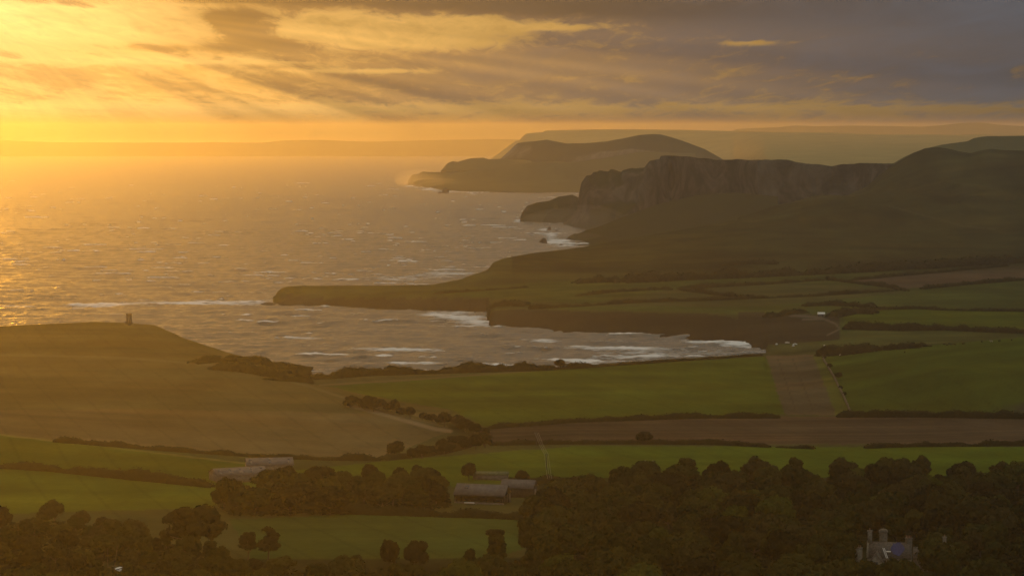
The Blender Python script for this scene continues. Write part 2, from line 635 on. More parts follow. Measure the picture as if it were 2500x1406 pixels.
def ground_at(u, v, dmin=600.0):
    """first place where the line of sight through (u, v) meets the ground"""
    fi = np.interp(u, ucols, np.arange(len(ucols))); i = min(int(fi), len(ucols) - 2); a = fi - i
    z = G_Z[i] * (1 - a) + G_Z[i + 1] * a
    sight = H - rows * (v - VH) / F
    ok = (z >= sight) & (rows > dmin)
    j = int(np.argmax(ok)) if ok.any() else len(rows) - 1
    if j > 0 and ok.any():
        g0, g1 = sight[j - 1] - z[j - 1], sight[j] - z[j]
        t = g0 / (g0 - g1) if g0 != g1 else 0.0
        d = rows[j - 1] + t * (rows[j] - rows[j - 1])
    else:
        d = rows[j]
    x = d * (u - 1250) / F
    return Vector((x, d, ground_z(x, d)))


# ---- colours of the fields
GRASS = (0.068, 0.086, 0.011)
DULL = (0.062, 0.062, 0.022)
ROUGH = (0.085, 0.070, 0.026)
PLOUGH = (0.072, 0.050, 0.030)
STUB = (0.108, 0.082, 0.038)
SCRUB = (0.030, 0.030, 0.012)
SHALE = (0.040, 0.032, 0.020)
YGRASS = (0.095, 0.100, 0.022)


def inside(poly, u, v):
    r = np.zeros(u.shape, bool)
    n = len(poly)
    for i in range(n):
        (x0, y0), (x1, y1) = poly[i], poly[(i + 1) % n]
        c = ((y0 > v) != (y1 > v))
        with np.errstate(divide='ignore', invalid='ignore'):
            xi = (x1 - x0) * (v - y0) / (y1 - y0) + x0
        r ^= c & (u < xi)
    return r


FIELDS = [  # outline in the photograph, colour, nearest and farthest distance
    ([(-1500, 780), (1100, 780), (1100, 1060), (-1500, 1060)], ROUGH, 1300, 2600),
    ([(-1500, 870), (300, 876), (520, 893), (700, 935), (900, 995), (1100, 1050), (930, 1118), (600, 1110), (200, 1075), (-1500, 1050)], (0.088, 0.074, 0.030), 1300, 2000),
    ([(-1500, 1000), (500, 1000), (900, 1010), (1100, 1052), (930, 1118), (600, 1112), (200, 1078), (-1500, 1050)], STUB, 1200, 1800),
    ([(-1500, 1062), (0, 1062), (300, 1096), (600, 1132), (700, 1145), (640, 1200), (500, 1240), (-1500, 1290)], GRASS, 900, 1420),
    ([(560, 1268), (850, 1255), (1290, 1262), (1300, 1330), (1100, 1400), (640, 1400)], (0.048, 0.068, 0.016), 850, 1200),
    ([(800, 942), (1000, 930), (1250, 910), (1500, 892), (1750, 878), (1880, 870), (1920, 1012), (1700, 1014), (1400, 1026), (1185, 1040), (1100, 1000), (900, 965)], GRASS, 1400, 2300),
    ([(1870, 868), (1985, 866), (2042, 1014), (1915, 1012)], (0.092, 0.072, 0.042), 1400, 2300),
    ([(1985, 866), (2008, 866), (2080, 1014), (2042, 1014)], YGRASS, 1400, 2300),
    ([(2008, 868), (2150, 850), (2500, 825), (3900, 760), (3900, 1012), (2080, 1012)], (0.060, 0.078, 0.012), 1400, 2350),
    ([(1170, 1050), (1400, 1030), (1700, 1016), (2500, 1018), (3900, 1018), (3900, 1084), (2500, 1084), (2150, 1084), (1900, 1084), (1500, 1078), (1190, 1086)], PLOUGH, 1300, 1750),
    ([(930, 1126), (1200, 1104), (1400, 1089), (1900, 1090), (2500, 1090), (3900, 1090), (3900, 1230), (1800, 1230), (1300, 1200), (1000, 1180), (700, 1150)], (0.072, 0.096, 0.011), 1000, 1480),
    # across the bay
    ([(1290, 690), (3900, 560), (3900, 830), (2000, 840), (1860, 770), (1290, 752)], (0.058, 0.070, 0.018), 2250, 3400),
    ([(1420, 745), (1900, 722), (2180, 705), (1950, 690), (1660, 704)], DULL, 2500, 3300),
    ([(1300, 735), (1420, 742), (1900, 724), (2200, 706), (2200, 716), (1850, 748), (1300, 748)], DULL, 2500, 3300),
    ([(2060, 686), (2500, 637), (3900, 560), (3900, 640), (2500, 683), (2190, 706)], (0.085, 0.062, 0.040), 2700, 3500),
    ([(2060, 745), (2500, 757), (2500, 800), (2060, 800)], GRASS, 2300, 3300),
    ([(2000, 835), (2100, 802), (3900, 805), (3900, 840), (2000, 850)], (0.070, 0.075, 0.022), 2150, 2700),
    ([(1050, 712), (1300, 690), (1500, 686), (1420, 712), (1290, 735), (1060, 716)], (0.066, 0.078, 0.018), 2700, 3300),
]
gcol = np.zeros(G_Z.shape + (3,))
gcol[:] = DULL
WU = UU + (fbm(GX / 18, GY / 18, 141, 3) - .5) * 9 * 1500 / np.maximum(DD, 700)
WV = GV + (fbm(GX / 22, GY / 30, 143, 3) - .5) * 5 * 1500 / np.maximum(DD, 700)
for poly, c, d0, d1 in FIELDS:
    m = inside(poly, WU, WV) & (DD > d0) & (DD < d1)
    gcol[m] = c
# wood floor, hillside and shale slopes
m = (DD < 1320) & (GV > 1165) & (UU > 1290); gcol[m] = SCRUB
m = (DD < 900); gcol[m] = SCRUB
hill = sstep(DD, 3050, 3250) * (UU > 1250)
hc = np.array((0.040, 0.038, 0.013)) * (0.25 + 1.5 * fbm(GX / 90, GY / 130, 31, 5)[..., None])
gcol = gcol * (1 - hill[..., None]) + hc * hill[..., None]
bay = (UU > 640) & (UU < 2050) & (DD > 2300) & (DD < 2960) & (G_Z < 14.5) & (GV > 728)
bm_ = (bay & ((slope > 0.045) | (UU > 1800))).astype(float)
gcol = gcol * (1 - bm_[..., None]) + np.array(SHALE) * bm_[..., None]
cl = sstep(slope, 0.30, 0.6)[..., None]
gcol = gcol * (1 - cl) + np.array((0.05, 0.042, 0.028)) * cl
gcol *= (0.70 + 0.60 * fbm(GX / 45, GY / 90, 77, 4))[..., None]
gcol *= (0.55 + 0.9 * fbm(GX / 130, GY / 45, 83, 5))[..., None]
yel = sstep(fbm(GX / 120, GY / 70, 87, 4), 0.45, 0.7)[..., None]
gcol = gcol * (1 - .35 * yel) + gcol * np.array((1.5, 1.15, 0.9)) * .35 * yel
tram = 1 - 0.16 * (np.abs(((GX * .96 + GY * .28) / 24.0) % 1 - .5) < .035) * (DD < 2300)
gcol *= tram[..., None]


def paint_line(pts, half, c, d0, d1, mixf=0.8):
    global gcol
    us_ = [p[0] for p in pts]; vs_ = [p[1] for p in pts]
    w = np.zeros(UU.shape)
    for (a0, b0), (a1, b1) in zip(pts[:-1], pts[1:]):
        L2 = (a1 - a0) ** 2 + (b1 - b0) ** 2
        t = np.clip(((UU - a0) * (a1 - a0) + (GV - b0) * (b1 - b0)) / L2, 0, 1)
        dd = np.hypot(UU - a0 - t * (a1 - a0), GV - b0 - t * (b1 - b0))
        w = np.maximum(w, 1 - sstep(dd, half * .5, half * 1.3))
    w *= ((DD > d0) & (DD < d1)) * mixf
    gcol = gcol * (1 - w[..., None]) + np.array(c) * w[..., None]


TRACK = (0.14, 0.115, 0.06)
paint_line([(0, 866), (300, 873), (500, 889), (640, 912), (760, 945), (900, 990), (1000, 1020), (1090, 1042)], 3.0, TRACK, 1450, 2050, .6)
paint_line([(850, 988), (960, 1018), (1060, 1046), (1100, 1052)], 5.0, (0.22, 0.16, 0.095), 1400, 1800, .75)
paint_line([(900, 985), (1000, 1008), (1080, 1030)], 3.5, (0.16, 0.12, 0.06), 1400, 1800, .6)
paint_line([(780, 940), (1000, 927), (1250, 909), (1500, 891)], 2.2, TRACK, 1700, 2150, .5)
paint_line([(0, 1061), (300, 1095), (600, 1131), (700, 1139)], 2.0, (0.17, 0.17, 0.05), 1200, 1420, .6)
paint_line([(2170, 503), (2250, 525), (2350, 552), (2430, 560)], 2.0, (0.10, 0.09, 0.05), 3300, 4600, .5)
paint_line([(1900, 500), (2050, 475), (2110, 445)], 2.0, (0.10, 0.09, 0.045), 3800, 4900, .4)
paint_line([(1960, 780), (2010, 778), (2040, 790), (2050, 803), (2020, 818)], 2.5, (0.15, 0.13, 0.10), 2300, 2800, .6)
paint_line([(1930, 770), (2000, 774), (2080, 764)], 3.0, (0.16, 0.14, 0.11), 2300, 2900, .6)
paint_line([(1900, 878), (1942, 1000)], 1.6, (0.05, 0.035, 0.02), 1550, 2200, .5)
paint_line([(1935, 876), (1985, 1000)], 1.6, (0.05, 0.035, 0.02), 1550, 2200, .5)
paint_line([(245, 1368), (300, 1366)], 3.0, TRACK, 850, 1000, .7)
paint_line([(240, 1378), (285, 1384)], 3.0, TRACK, 850, 1000, .7)
# low ledges and ruts, lines left by the plough
furrow = (0.74 + 0.52 * vnoise(GX / 200, GY / 6.0, 91)) * (0.7 + .6 * fbm(GX / 70, GY / 25, 93, 4))
pl = inside([(1170, 1050), (1400, 1030), (1700, 1016), (3900, 1018), (3900, 1084), (1190, 1086)], UU, GV) & (DD > 1300) & (DD < 1750)
gcol = gcol * np.where(pl, furrow, 1.0)[..., None]


def grid_faces(nu, nd):
    i = np.arange(nu - 1)[:, None] * nd + np.arange(nd - 1)[None, :]
    return np.stack([i, i + nd, i + nd + 1, i + 1], -1).reshape(-1, 4)


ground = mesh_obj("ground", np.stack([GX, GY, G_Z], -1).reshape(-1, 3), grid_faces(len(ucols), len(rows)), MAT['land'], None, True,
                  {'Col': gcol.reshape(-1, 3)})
tag(ground, kind='structure')


# ---- farther landforms, each a solid ridge with a front and a back
def ridge(name, lines, us, mat, nsub=(10, 10, 10, 10), rough=0.0, gully=0.0, seed=1, back=((120, 4), (500, 0.55), (1100, 0.0)), floor=-5.0, rs=120.0):
    """lines: near foot ... crest, every line active over all of us; back: (distance behind, share of the height or drop)"""
    us = np.asarray(us, float)
    D = []; Z = []
    for u in us:
        pts = [L.at(u) for L in lines]
        dl, zl = [pts[0][0]], [pts[0][1]]
        for d, z in pts[1:]:
            d = max(d, dl[-1] + 2.0)
            dl.append(d); zl.append(z)
        dt, zt = dl[-1], zl[-1]
        for off, q in back:
            dl.append(dt + off); zl.append(max(zt - q, floor) if q > 1.0 else floor + (zt - floor) * q)
        dq = []
        for s in range(len(dl) - 1):
            n = nsub[min(s, len(nsub) - 1)]
            dq += list(np.linspace(dl[s], dl[s + 1], n, endpoint=False))
        dq.append(dl[-1])
        dq = np.array(dq)
        D.append(dq); Z.append(pchip(dl, zl, dq))
    D = np.array(D); Z = np.array(Z)
    U = np.repeat(us[:, None], D.shape[1], 1)
    X = D * (U - 1250) / F
    crest = sum(nsub[min(s, len(nsub) - 1)] for s in range(len(lines) - 1))
    j = np.arange(D.shape[1])[None, :]
    front = np.clip(1 - np.abs(j - crest * 0.5) / (crest * 0.5), 0, 1)
    land = sstep(Z, 0, 15)
    dD = (fbm(X / rs, Z / (rs * 2.2), seed, 5) - 0.5) * gully * front * land
    Z = Z + (fbm(X / (rs * 0.8), D / (rs * 0.8), seed + 5, 5) - 0.5) * rough * land * (0.35 + 0.65 * (j != crest))
    D = D + dD
    X = D * (U - 1250) / F
    o = mesh_obj(name, np.stack([X, D, Z], -1).reshape(-1, 3), grid_faces(len(us), D.shape[1]), mat, None, True)
    return tag(o, kind='structure')


# the long cliff with its undercliff
gad_top = Line([(1352, 566, 5470), (1372, 550, 5470), (1395, 531, 5470), (1409, 516, 5470), (1411, 492, 5470), (1416, 463, 5470), (1419, 448, 5470),
                (1427, 438, 5465), (1431, 430, 5460), (1444, 428, 5460), (1449, 421, 5450), (1459, 420, 5450), (1464, 416, 5445), (1486, 419, 5440),
                (1491, 414, 5440), (1517, 420, 5430), (1521, 415, 5430), (1540, 411, 5420), (1556, 413, 5410), (1573, 411, 5400), (1580, 401, 5390),
                (1587, 393, 5380), (1600, 391, 5370), (1610, 389, 5360), (1613, 382, 5350), (1625, 380, 5340), (1700, 386, 5300), (1742, 392, 5270),
                (1765, 390, 5260), (1830, 393, 5200), (1850, 390, 5180), (1870, 392, 5170), (1920, 393, 5130), (1945, 398, 5110), (2000, 404, 5060),
                (2030, 408, 5040), (2060, 404, 5020), (2100, 401, 4990), (2180, 404, 4950), (2260, 420, 4900)], mode='d')
gad_brow = Line([(1352, 568, 5450), (1395, 545, 5440), (1411, 512, 5440), (1419, 470, 5440), (1440, 450, 5420), (1520, 445, 5390), (1580, 430, 5350),
                 (1625, 415, 5310), (1700, 416, 5270), (1850, 420, 5145), (2000, 428, 5030), (2100, 425, 4960), (2180, 420, 4930), (2260, 432, 4880)], mode='d')
gad_mid = Line([(1352, 568, 5400), (1395, 553, 5385), (1411, 535, 5380), (1440, 512, 5370), (1520, 500, 5340), (1600, 480, 5280), (1700, 470, 5200),
                (1850, 470, 5080), (2000, 470, 4960), (2100, 465, 4880), (2180, 455, 4860), (2260, 450, 4830)], mode='d')
gad_foot = Line([(1352, 570, 5330), (1370, 566, 5310), (1400, 565, 5270), (1440, 556, 5220), (1500, 541, 5180), (1560, 522, 5130), (1640, 500, 5080),
                 (1700, 490, 5030), (1850, 490, 4900), (2000, 500, 4750), (2260, 500, 4600)], mode='d')
tag(ridge("cliff", [Line([(1352, 575, -5), (1370, 575, -5), (1400, 575, -4), (1440, 572, -3), (1500, 560, 2), (1560, 545, 10), (1640, 540, 10), (1850, 540, 20), (2260, 520, 40)]),
                    gad_foot, gad_mid, gad_brow, gad_top], np.arange(1352, 2261, 3.0), MAT['cliff'], (6, 10, 14, 10, 8), 9.0, 60.0, 11,
          ((60, 3), (450, 0.6), (900, 0.0)), -5.0, 60.0), kind='structure')
under_top = Line([(1378, 592, 4760), (1385, 579, 4760), (1398, 572, 4770), (1402, 570, 4775), (1410, 571, 4780), (1430, 563, 4800), (1480, 548, 4850), (1496, 541, 4860),
                  (1540, 523, 4900), (1600, 500, 4950), (1700, 478, 4960), (1790, 470, 4940), (1900, 480, 4850)], mode='d')
under_foot = Line([(1378, 592, -2), (1390, 590, 0), (1405, 597, 0), (1430, 603, 0), (1480, 600, 4), (1560, 590, 8), (1700, 570, 20), (1900, 560, 30)])
under_mid = Line([(1378, 592, 4700), (1390, 588, 4690), (1405, 588, 4680), (1430, 586, 4660), (1480, 575, 4680), (1560, 552, 4720), (1700, 520, 4760), (1900, 510, 4700)], mode='d')
ridge("undercliff", [under_foot, under_mid, under_top], np.arange(1378, 1901, 3.0), MAT['cliff'], (10, 12, 8), 6.0, 22.0, 15, ((60, 8), (220, 0.3), (420, 0.0)), -5.0, 70.0)
ridge("headland", [Line([(1268, 541, 0), (1300, 542, 0), (1350, 545, 0), (1420, 545, 0), (1480, 545, 0)]),
                   Line([(1268, 540, 5740), (1275, 530, 5745), (1290, 520, 5750), (1350, 512, 5750), (1420, 512, 5750), (1480, 535, 5750)], mode='d'),
                   Line([(1268, 540, 5780), (1272, 526, 5780), (1275, 518, 5780), (1287, 503, 5780), (1310, 495, 5785), (1340, 490, 5790), (1365, 480, 5800),
                         (1380, 479, 5800), (1398, 477, 5800), (1413, 484, 5800), (1440, 500, 5800), (1480, 540, 5800)], mode='d')],
      np.arange(1268, 1481, 2.0), MAT['cliff'], (10, 12, 8), 5.0, 25.0, 19, ((40, 3), (160, 0.6), (260, 0.0)), -5.0, 60.0)
# the far headlands of the next bay
ridge("headland", [Line([(994, 452, -1), (1010, 454, 0), (1030, 457, 0), (1070, 463, 0), (1150, 468, 0), (1300, 470, 0), (1700, 470, 0)]),
                   Line([(994, 450, 9900), (1005, 440, 9850), (1030, 438, 9700), (1090, 440, 9350), (1300, 440, 9000), (1700, 435, 9000)], mode='d'),
                   Line([(994, 450, 10000), (998, 440, 9980), (1005, 429, 9950), (1022, 426, 9900), (1032, 419, 9850), (1075, 421, 9650), (1120, 420, 9500), (1190, 414, 9350),
                         (1240, 407, 9300), (1300, 398, 9250), (1360, 396, 9200), (1400, 396, 9200), (1480, 385, 9300), (1560, 372, 9400), (1700, 375, 9500)], mode='d')],
      np.arange(994, 1701, 4.0), MAT['far'], (10, 12, 8), 10.0, 60.0, 23, ((100, 3), (350, 0.5), (700, 0.0)), -5.0, 160.0)
ridge("headland", [Line([(1076, 418, 9600), (1300, 418, 9600)], mode='d'),
                   Line([(1076, 418, 9900), (1082, 411, 9900), (1092, 399, 9900), (1105, 394, 9900), (1118, 396, 9900), (1130, 392, 9920), (1150, 387, 9940), (1180, 385, 9950),
                         (1192, 389, 9950), (1220, 388, 9960), (1300, 392, 10000)], mode='d')],
      np.arange(1076, 1301, 3.0), MAT['far'], (16, 8), 6.0, 40.0, 27, ((80, 3), (260, 0.5), (500, 0.0)), -5.0, 120.0)
ridge("hill", [Line([(1196, 430, 9900), (1500, 420, 9600), (1800, 425, 9300)], mode='d'),
               Line([(1196, 410, 10150), (1300, 380, 10000), (1440, 370, 9800), (1550, 362, 9600), (1640, 372, 9500), (1800, 410, 9400)], mode='d'),
               Line([(1196, 409, 10300), (1222, 388, 10300), (1240, 372, 10300), (1256, 356, 10300), (1264, 350, 10300), (1300, 346, 10200), (1335, 341, 10150), (1360, 346, 10100),
                     (1385, 352, 10050), (1440, 350, 10000), (1480, 347, 9950), (1520, 338, 9900), (1560, 330, 9850), (1590, 327, 9800), (1612, 328, 9800), (1640, 336, 9750),
                     (1680, 350, 9700), (1720, 365, 9650), (1765, 390, 9600), (1800, 412, 9600)], mode='d')],
      np.arange(1196, 1801, 4.0), MAT['dome'], (12, 14, 8), 14.0, 70.0, 31, ((150, 4), (500, 0.5), (1000, 0.0)), -5.0, 220.0)
# inland country behind, and the chalk ridge on the right
ridge("hill", [Line([(1188, 420, 11500), (1790, 420, 10700), (1870, 440, 6800), (2300, 420, 6600), (3300, 430, 6500)], mode='d'),
               Line([(1188, 400, 12500), (1790, 400, 11300), (1870, 395, 8000), (2300, 385, 8000), (3300, 385, 8000)], mode='d'),
               Line([(1188, 398, 13000), (1790, 360, 12200), (1870, 355, 10500), (2300, 350, 10500), (3300, 350, 10500)], mode='d'),
               Line([(1188, 396, 13400), (1200, 388, 13400), (1230, 366, 13400), (1258, 345, 13400), (1274, 342, 13400), (1277, 330, 13400), (1285, 327, 13400), (1326, 323, 13400),
                     (1330, 319, 13400), (1450, 316, 13400), (1590, 316, 13300), (1790, 320, 13200), (2000, 326, 13100), (2300, 330, 13000), (2500, 330, 13000), (3300, 333, 13000)], mode='d')],
      np.arange(1188, 3301, 8.0), MAT['plain'], (10, 14, 14, 8), 22.0, 0.0, 37, ((300, 8), (1200, 0.7), (2400, 0.2)), -5.0, 420.0)
ridge("hill", [Line([(2140, 430, 5900), (2300, 430, 5900), (3300, 430, 5900)], mode='d'),
               Line([(2140, 428, 6150), (2200, 402, 6150), (2300, 375, 6150), (2500, 360, 6150), (3300, 360, 6150)], mode='d'),
               Line([(2140, 425, 6300), (2172, 404, 6300), (2200, 388, 6300), (2232, 372, 6300), (2262, 362, 6300), (2300, 353, 6300), (2330, 349, 6300), (2362, 345, 6300),
                     (2378, 337, 6300), (2400, 334, 6300), (2440, 333, 6300), (2500, 332, 6300), (3300, 328, 6300)], mode='d')],
      np.concatenate([np.arange(2140, 2560, 4.0), np.arange(2560, 3301, 40)]), MAT['chalk'], (10, 14, 8), 8.0, 40.0, 41, ((120, 4), (500, 0.5), (900, 0.0)), -5.0, 110.0)
ridge("hill", [Line([(1780, 345, 18500), (3400, 345, 18500)], mode='d'),
               Line([(1780, 330, 20000), (1792, 316, 20000), (1840, 313, 20000), (1900, 311, 20000), (1940, 307, 20000), (1990, 309, 20000), (2080, 307, 20000), (2250, 310, 20000),
                     (2300, 306, 20000), (2350, 301, 20000), (2400, 301, 20000), (2440, 306, 20000), (2500, 309, 20000), (3400, 312, 20000)], mode='d')],
      np.arange(1780, 3401, 8.0), MAT['far'], (12, 8), 14.0, 0.0, 43, ((300, 8), (1200, 0.5), (2400, 0.0)), -5.0, 500.0)
ridge("hill", [Line([(-2200, 381, 0), (1300, 381, 0)]),
               Line([(-2200, 343, 22600), (-300, 340, 22600), (0, 342, 22600), (50, 345, 22600), (130, 348, 22600), (300, 349, 22600), (480, 349, 22600), (520, 347, 22600), (600, 349, 22600),
                     (640, 349, 22600), (690, 343, 22600), (720, 342, 22600), (790, 342, 22600), (850, 345, 22600), (900, 346, 22600), (980, 345, 22600), (1040, 343, 22600),
                     (1120, 341, 22600), (1200, 340, 22600), (1300, 341, 22600)], mode='d')],
      np.arange(-2200, 1301, 10.0), MAT['far'], (12, 6), 8.0, 0.0, 47, ((300, 6), (800, 0.5), (1400, 0.0)), -5.0, 500.0)


# ---- the sea
def build_sea():
    us = np.concatenate([np.arange(-2100, -100, 60.0), np.arange(-100, 1900, 3.5), np.arange(1900, 2600, 60.0)])
    vrow = np.concatenate([np.arange(935, 560, -0.85), np.arange(560, 395, -1.4), [394, 390, 386, 383, 380]])
    ds = H * F / (vrow - VH)
    U, D = np.meshgrid(us, ds, indexing='ij')
    X = D * (U - 1250) / F
    V = VH + H * F / D
    damp = 1.0 - sstep(D, 9000, 14000)
    ang = math.radians(78)          # direction the swell travels across the view
    wx, wy = math.cos(ang), math.sin(ang)
    wob = (fbm(X / 300, D / 300, 51, 3) - 0.5) * 90
    s = (X * wx + D * wy) + wob
    t = (-X * wy + D * wx)
    amp = 0.5 + 0.9 * fbm(X / 420, D / 420, 53, 3)
    z = 1.15 * amp * np.sin(2 * np.pi * s / 74.0 + 1.3 * fbm(X / 160, D / 160, 55)) * (0.4 + 1.2 * vnoise(t / 190, s / 260, 57))
    z += (fbm(X / 46, D / 19, 59, 4, 0.6) - 0.5) * 5.6
    z += (fbm(X / 15, D / 8, 61, 3, 0.6) - 0.5) * 2.6
    z *= damp
    # foam: breakers where the swell meets the ledges, streaks, whitecaps
    foam = np.zeros_like(z)

    def patch(u, v, su, sv, w):
        return w * np.exp(-((U - u) / su) ** 2 - ((V - v) / sv) ** 2)
    for q in ((1120, 775, 90, 14, .36), (1175, 788, 50, 10, .34), (1060, 768, 70, 7, .24), (1150, 797, 90, 4, .4), (1000, 855, 110, 4, .55), (900, 854, 60, 3, .3), (1080, 857, 60, 3, .3),
              (1330, 833, 40, 3.5, .5), (1470, 850, 90, 3, .42), (1560, 852, 60, 2.5, .3), (1740, 833, 80, 6, .6), (1810, 842, 50, 8, .6), (1640, 860, 200, 8, .35), (1560, 873, 120, 3, .5),
              (1020, 888, 90, 4, .6), (1210, 893, 70, 3, .5), (1450, 885, 80, 4, .5), (740, 828, 60, 4, .3), (650, 840, 70, 3, .25), (700, 826, 120, 8, .15),
              (1100, 668, 90, 8, .42), (980, 680, 120, 10, .42), (900, 655, 60, 4, .3), (1050, 655, 80, 2.5, .28), (860, 670, 60, 3, .2), (1010, 640, 30, 2, .4),
              (270, 744, 70, 5, .55), (360, 740, 120, 4, .35), (520, 738, 130, 5, .4), (640, 736, 50, 5, .5), (160, 748, 120, 5, .25), (620, 713, 60, 2, .3), (460, 745, 200, 8, .16),
              (1360, 590, 40, 6, .6), (1345, 575, 24, 8, .55), (1330, 560, 20, 5, .5), (1380, 600, 50, 4, .5), (1275, 538, 20, 3, .6), (1310, 545, 40, 2.5, .3), (1262, 542, 14, 2, .5),
              (1010, 455, 30, 4, .5), (1050, 462, 30, 3, .6), (1090, 468, 50, 3, .4), (1160, 470, 60, 2, .3), (1240, 560, 60, 8, .12)):
        foam += patch(*q)
    streak = fbm(X / 60, D / 15, 63, 4, 0.6)
    crest = sstep(z, 1.1, 2.6)
    foam = foam * (0.45 + 2.5 * streak)
    foam += crest * sstep(fbm(X / 45, D / 30, 67, 3), 0.48, 0.60) * 1.5 * damp
    inb = sstep(U, 500, 1200) * sstep(D, 3000, 2500)
    foam += 0.24 * inb * streak
    z += 0.9 * np.clip(foam, 0, 1) * (fbm(X / 9, D / 9, 69, 3) - 0.2)
    o = mesh_obj("sea", np.stack([X, D, z], -1).reshape(-1, 3), grid_faces(len(us), len(ds)), MAT['sea'], None, True, {'foam': np.clip(foam, 0, 1).ravel()})
    tag(o, kind='structure')


build_sea()

# ---- unseen cloud bank added above the frame to shade the right-hand land and haze
def build_shade_cloud():
    m, nt, out = new_mat("shade_cloud_vapour")
    n = enoise(pos(), 0.0004, 5, 0.6)
    df = nt.nodes.new('ShaderNodeBsdfDiffuse')
    tr = nt.nodes.new('ShaderNodeBsdfTranslucent')
    mx = nt.nodes.new('ShaderNodeMixShader')
    cc = escale(ergb(0.80, 0.78, 0.76), 0.75 + 0.4 * n)
    nt.links.new(cc.s, df.inputs[0]); nt.links.new(cc.s, tr.inputs[0])
    mx.inputs[0].default_value = 0.35
    nt.links.new(df.outputs[0], mx.inputs[1]); nt.links.new(tr.outputs[0], mx.inputs[2])
    nt.links.new(mx.outputs[0], out.inputs[0])
    sa, ca = math.sin(SUN_AZ), math.cos(SUN_AZ)
    hc = 2450.0
    base = hc / math.tan(SUN_EL)
    qs = np.concatenate([np.arange(-3200, 3000, 40.0), np.arange(3000, 15000, 250.0)]); ss = np.arange(-9000, SHADE_CLOUD_FAR + 1500, 130.0)
    Q, S = np.meshgrid(qs, ss, indexing='ij')
    far = SHADE_CLOUD_FAR + (fbm(Q / 700, Q * 0 + 1.7, 203, 4) - 0.5) * 3500
    gaps = fbm(Q / 520, S / 5200, SHADE_CLOUD_SEED, 3)
    thr = np.interp(Q, [-3200, SHADE_CLOUD_Q - 250, SHADE_CLOUD_Q, SHADE_CLOUD_Q + 250, 3000, 15000], [0.62, 0.70, 0.50, 0.26, 0.20, 0.16])  # left part kept open to the sun, right part closed for shade
    dens = np.minimum((gaps - thr) * 10.0, (far - S) / 500.0)
    dens = np.minimum(dens, (Q + 3100) / 300.0)
    for q0, half, s0 in ((520, 90, 1500), (980, 60, 3600)):  # slits cut to let sun shafts through into the haze
        qq = np.abs(Q - q0 - (fbm(S / 1500, S * 0 + q0, 221, 2) - .5) * 160)
        slit = np.maximum((qq - half) / 60.0, (s0 - S) / 400.0)
        dens = np.minimum(dens, slit)
    th = np.clip(dens, 0, 1) ** 0.5
    lump = fbm(Q / 1300, S / 1300, 211, 4)
    zt = hc + 60 + th * (80 + 160 * lump)
    zb = hc + 50 - th * (20 + 60 * fbm(Q / 900, S / 900, 213, 4))
    X = Q * ca + (S + base) * sa; Y = -Q * sa + (S + base) * ca
    nu, nd = Q.shape
    fc = grid_faces(nu, nd)
    ok = dens.reshape(-1) > 0.0
    keep = ok[fc].all(1)
    fc = fc[keep]
    N = nu * nd
    verts = np.concatenate([np.stack([X, Y, zt], -1).reshape(-1, 3), np.stack([X, Y, zb], -1).reshape(-1, 3)])
    # close the rim
    edges = {}
    for f in fc:
        for a_, b_ in ((f[0], f[1]), (f[1], f[2]), (f[2], f[3]), (f[3], f[0])):
            edges[(a_, b_)] = 1
    rim = [(b_, a_, a_ + N, b_ + N) for (a_, b_) in edges if (b_, a_) not in edges]
    faces = np.concatenate([fc, fc[:, ::-1] + N, np.array(rim)])
    used = np.unique(faces)
    remap = np.full(2 * N, -1); remap[used] = np.arange(len(used))
    o = mesh_obj("unseen_shade_cloud", verts[used], remap[faces], m, None, True)
    tag(o, kind='structure')


SHADE_CLOUD_Q = 188.0
SHADE_CLOUD_SEED = 207
SHADE_CLOUD_FAR = 6200.0
build_shade_cloud()


# ------------------------------------------------------------------ plants
def foliage_mat(name, a, b, trans=0.12):
    m, nt, out = new_mat(name)
    oi = nt.nodes.new('ShaderNodeObjectInfo')
    rnd = E(oi.outputs['Random'])
    n = enoise(pos(), 0.22, 4, 0.65)
    c = emixc(rnd, a, b)
    c = escale(c, 0.45 + 1.1 * n)
    df = nt.nodes.new('ShaderNodeBsdfDiffuse')
    tr = nt.nodes.new('ShaderNodeBsdfTranslucent')
    mx = nt.nodes.new('ShaderNodeMixShader')
    nt.links.new(c.s, df.inputs[0]); nt.links.new(c.s, tr.inputs[0])
    mx.inputs[0].default_value = trans
    nt.links.new(df.outputs[0], mx.inputs[1]); nt.links.new(tr.outputs[0], mx.inputs[2])
    nt.links.new(mx.outputs[0], out.inputs[0])
    return m


MAT['leaf'] = foliage_mat("leaves_broad", (0.017, 0.024, 0.005), (0.054, 0.054, 0.013))
MAT['leaf_dark'] = foliage_mat("leaves_dark", (0.015, 0.017, 0.006), (0.026, 0.024, 0.008))
MAT['leaf_green'] = foliage_mat("leaves_green", (0.052, 0.066, 0.010), (0.066, 0.074, 0.014))
MAT['leaf_olive'] = foliage_mat("leaves_olive", (0.040, 0.040, 0.011), (0.048, 0.042, 0.014))
MAT['leaf_pine'] = foliage_mat("needles_pine", (0.018, 0.022, 0.008), (0.026, 0.026, 0.009), 0.1)
MAT['hedge'] = foliage_mat("leaves_hedge", (0.026, 0.026, 0.009), (0.040, 0.034, 0.011), 0.15)
MAT['bark'] = simple_mat("bark", (0.07, 0.055, 0.04), 0.95, 0.1)


def frame_from(nrm):
    t = np.cross(nrm, np.array([0.0, 0.0, 1.0])) + 1e-4
    t /= np.linalg.norm(t, axis=1, keepdims=True)
    b = np.cross(nrm, t)
    return t, b


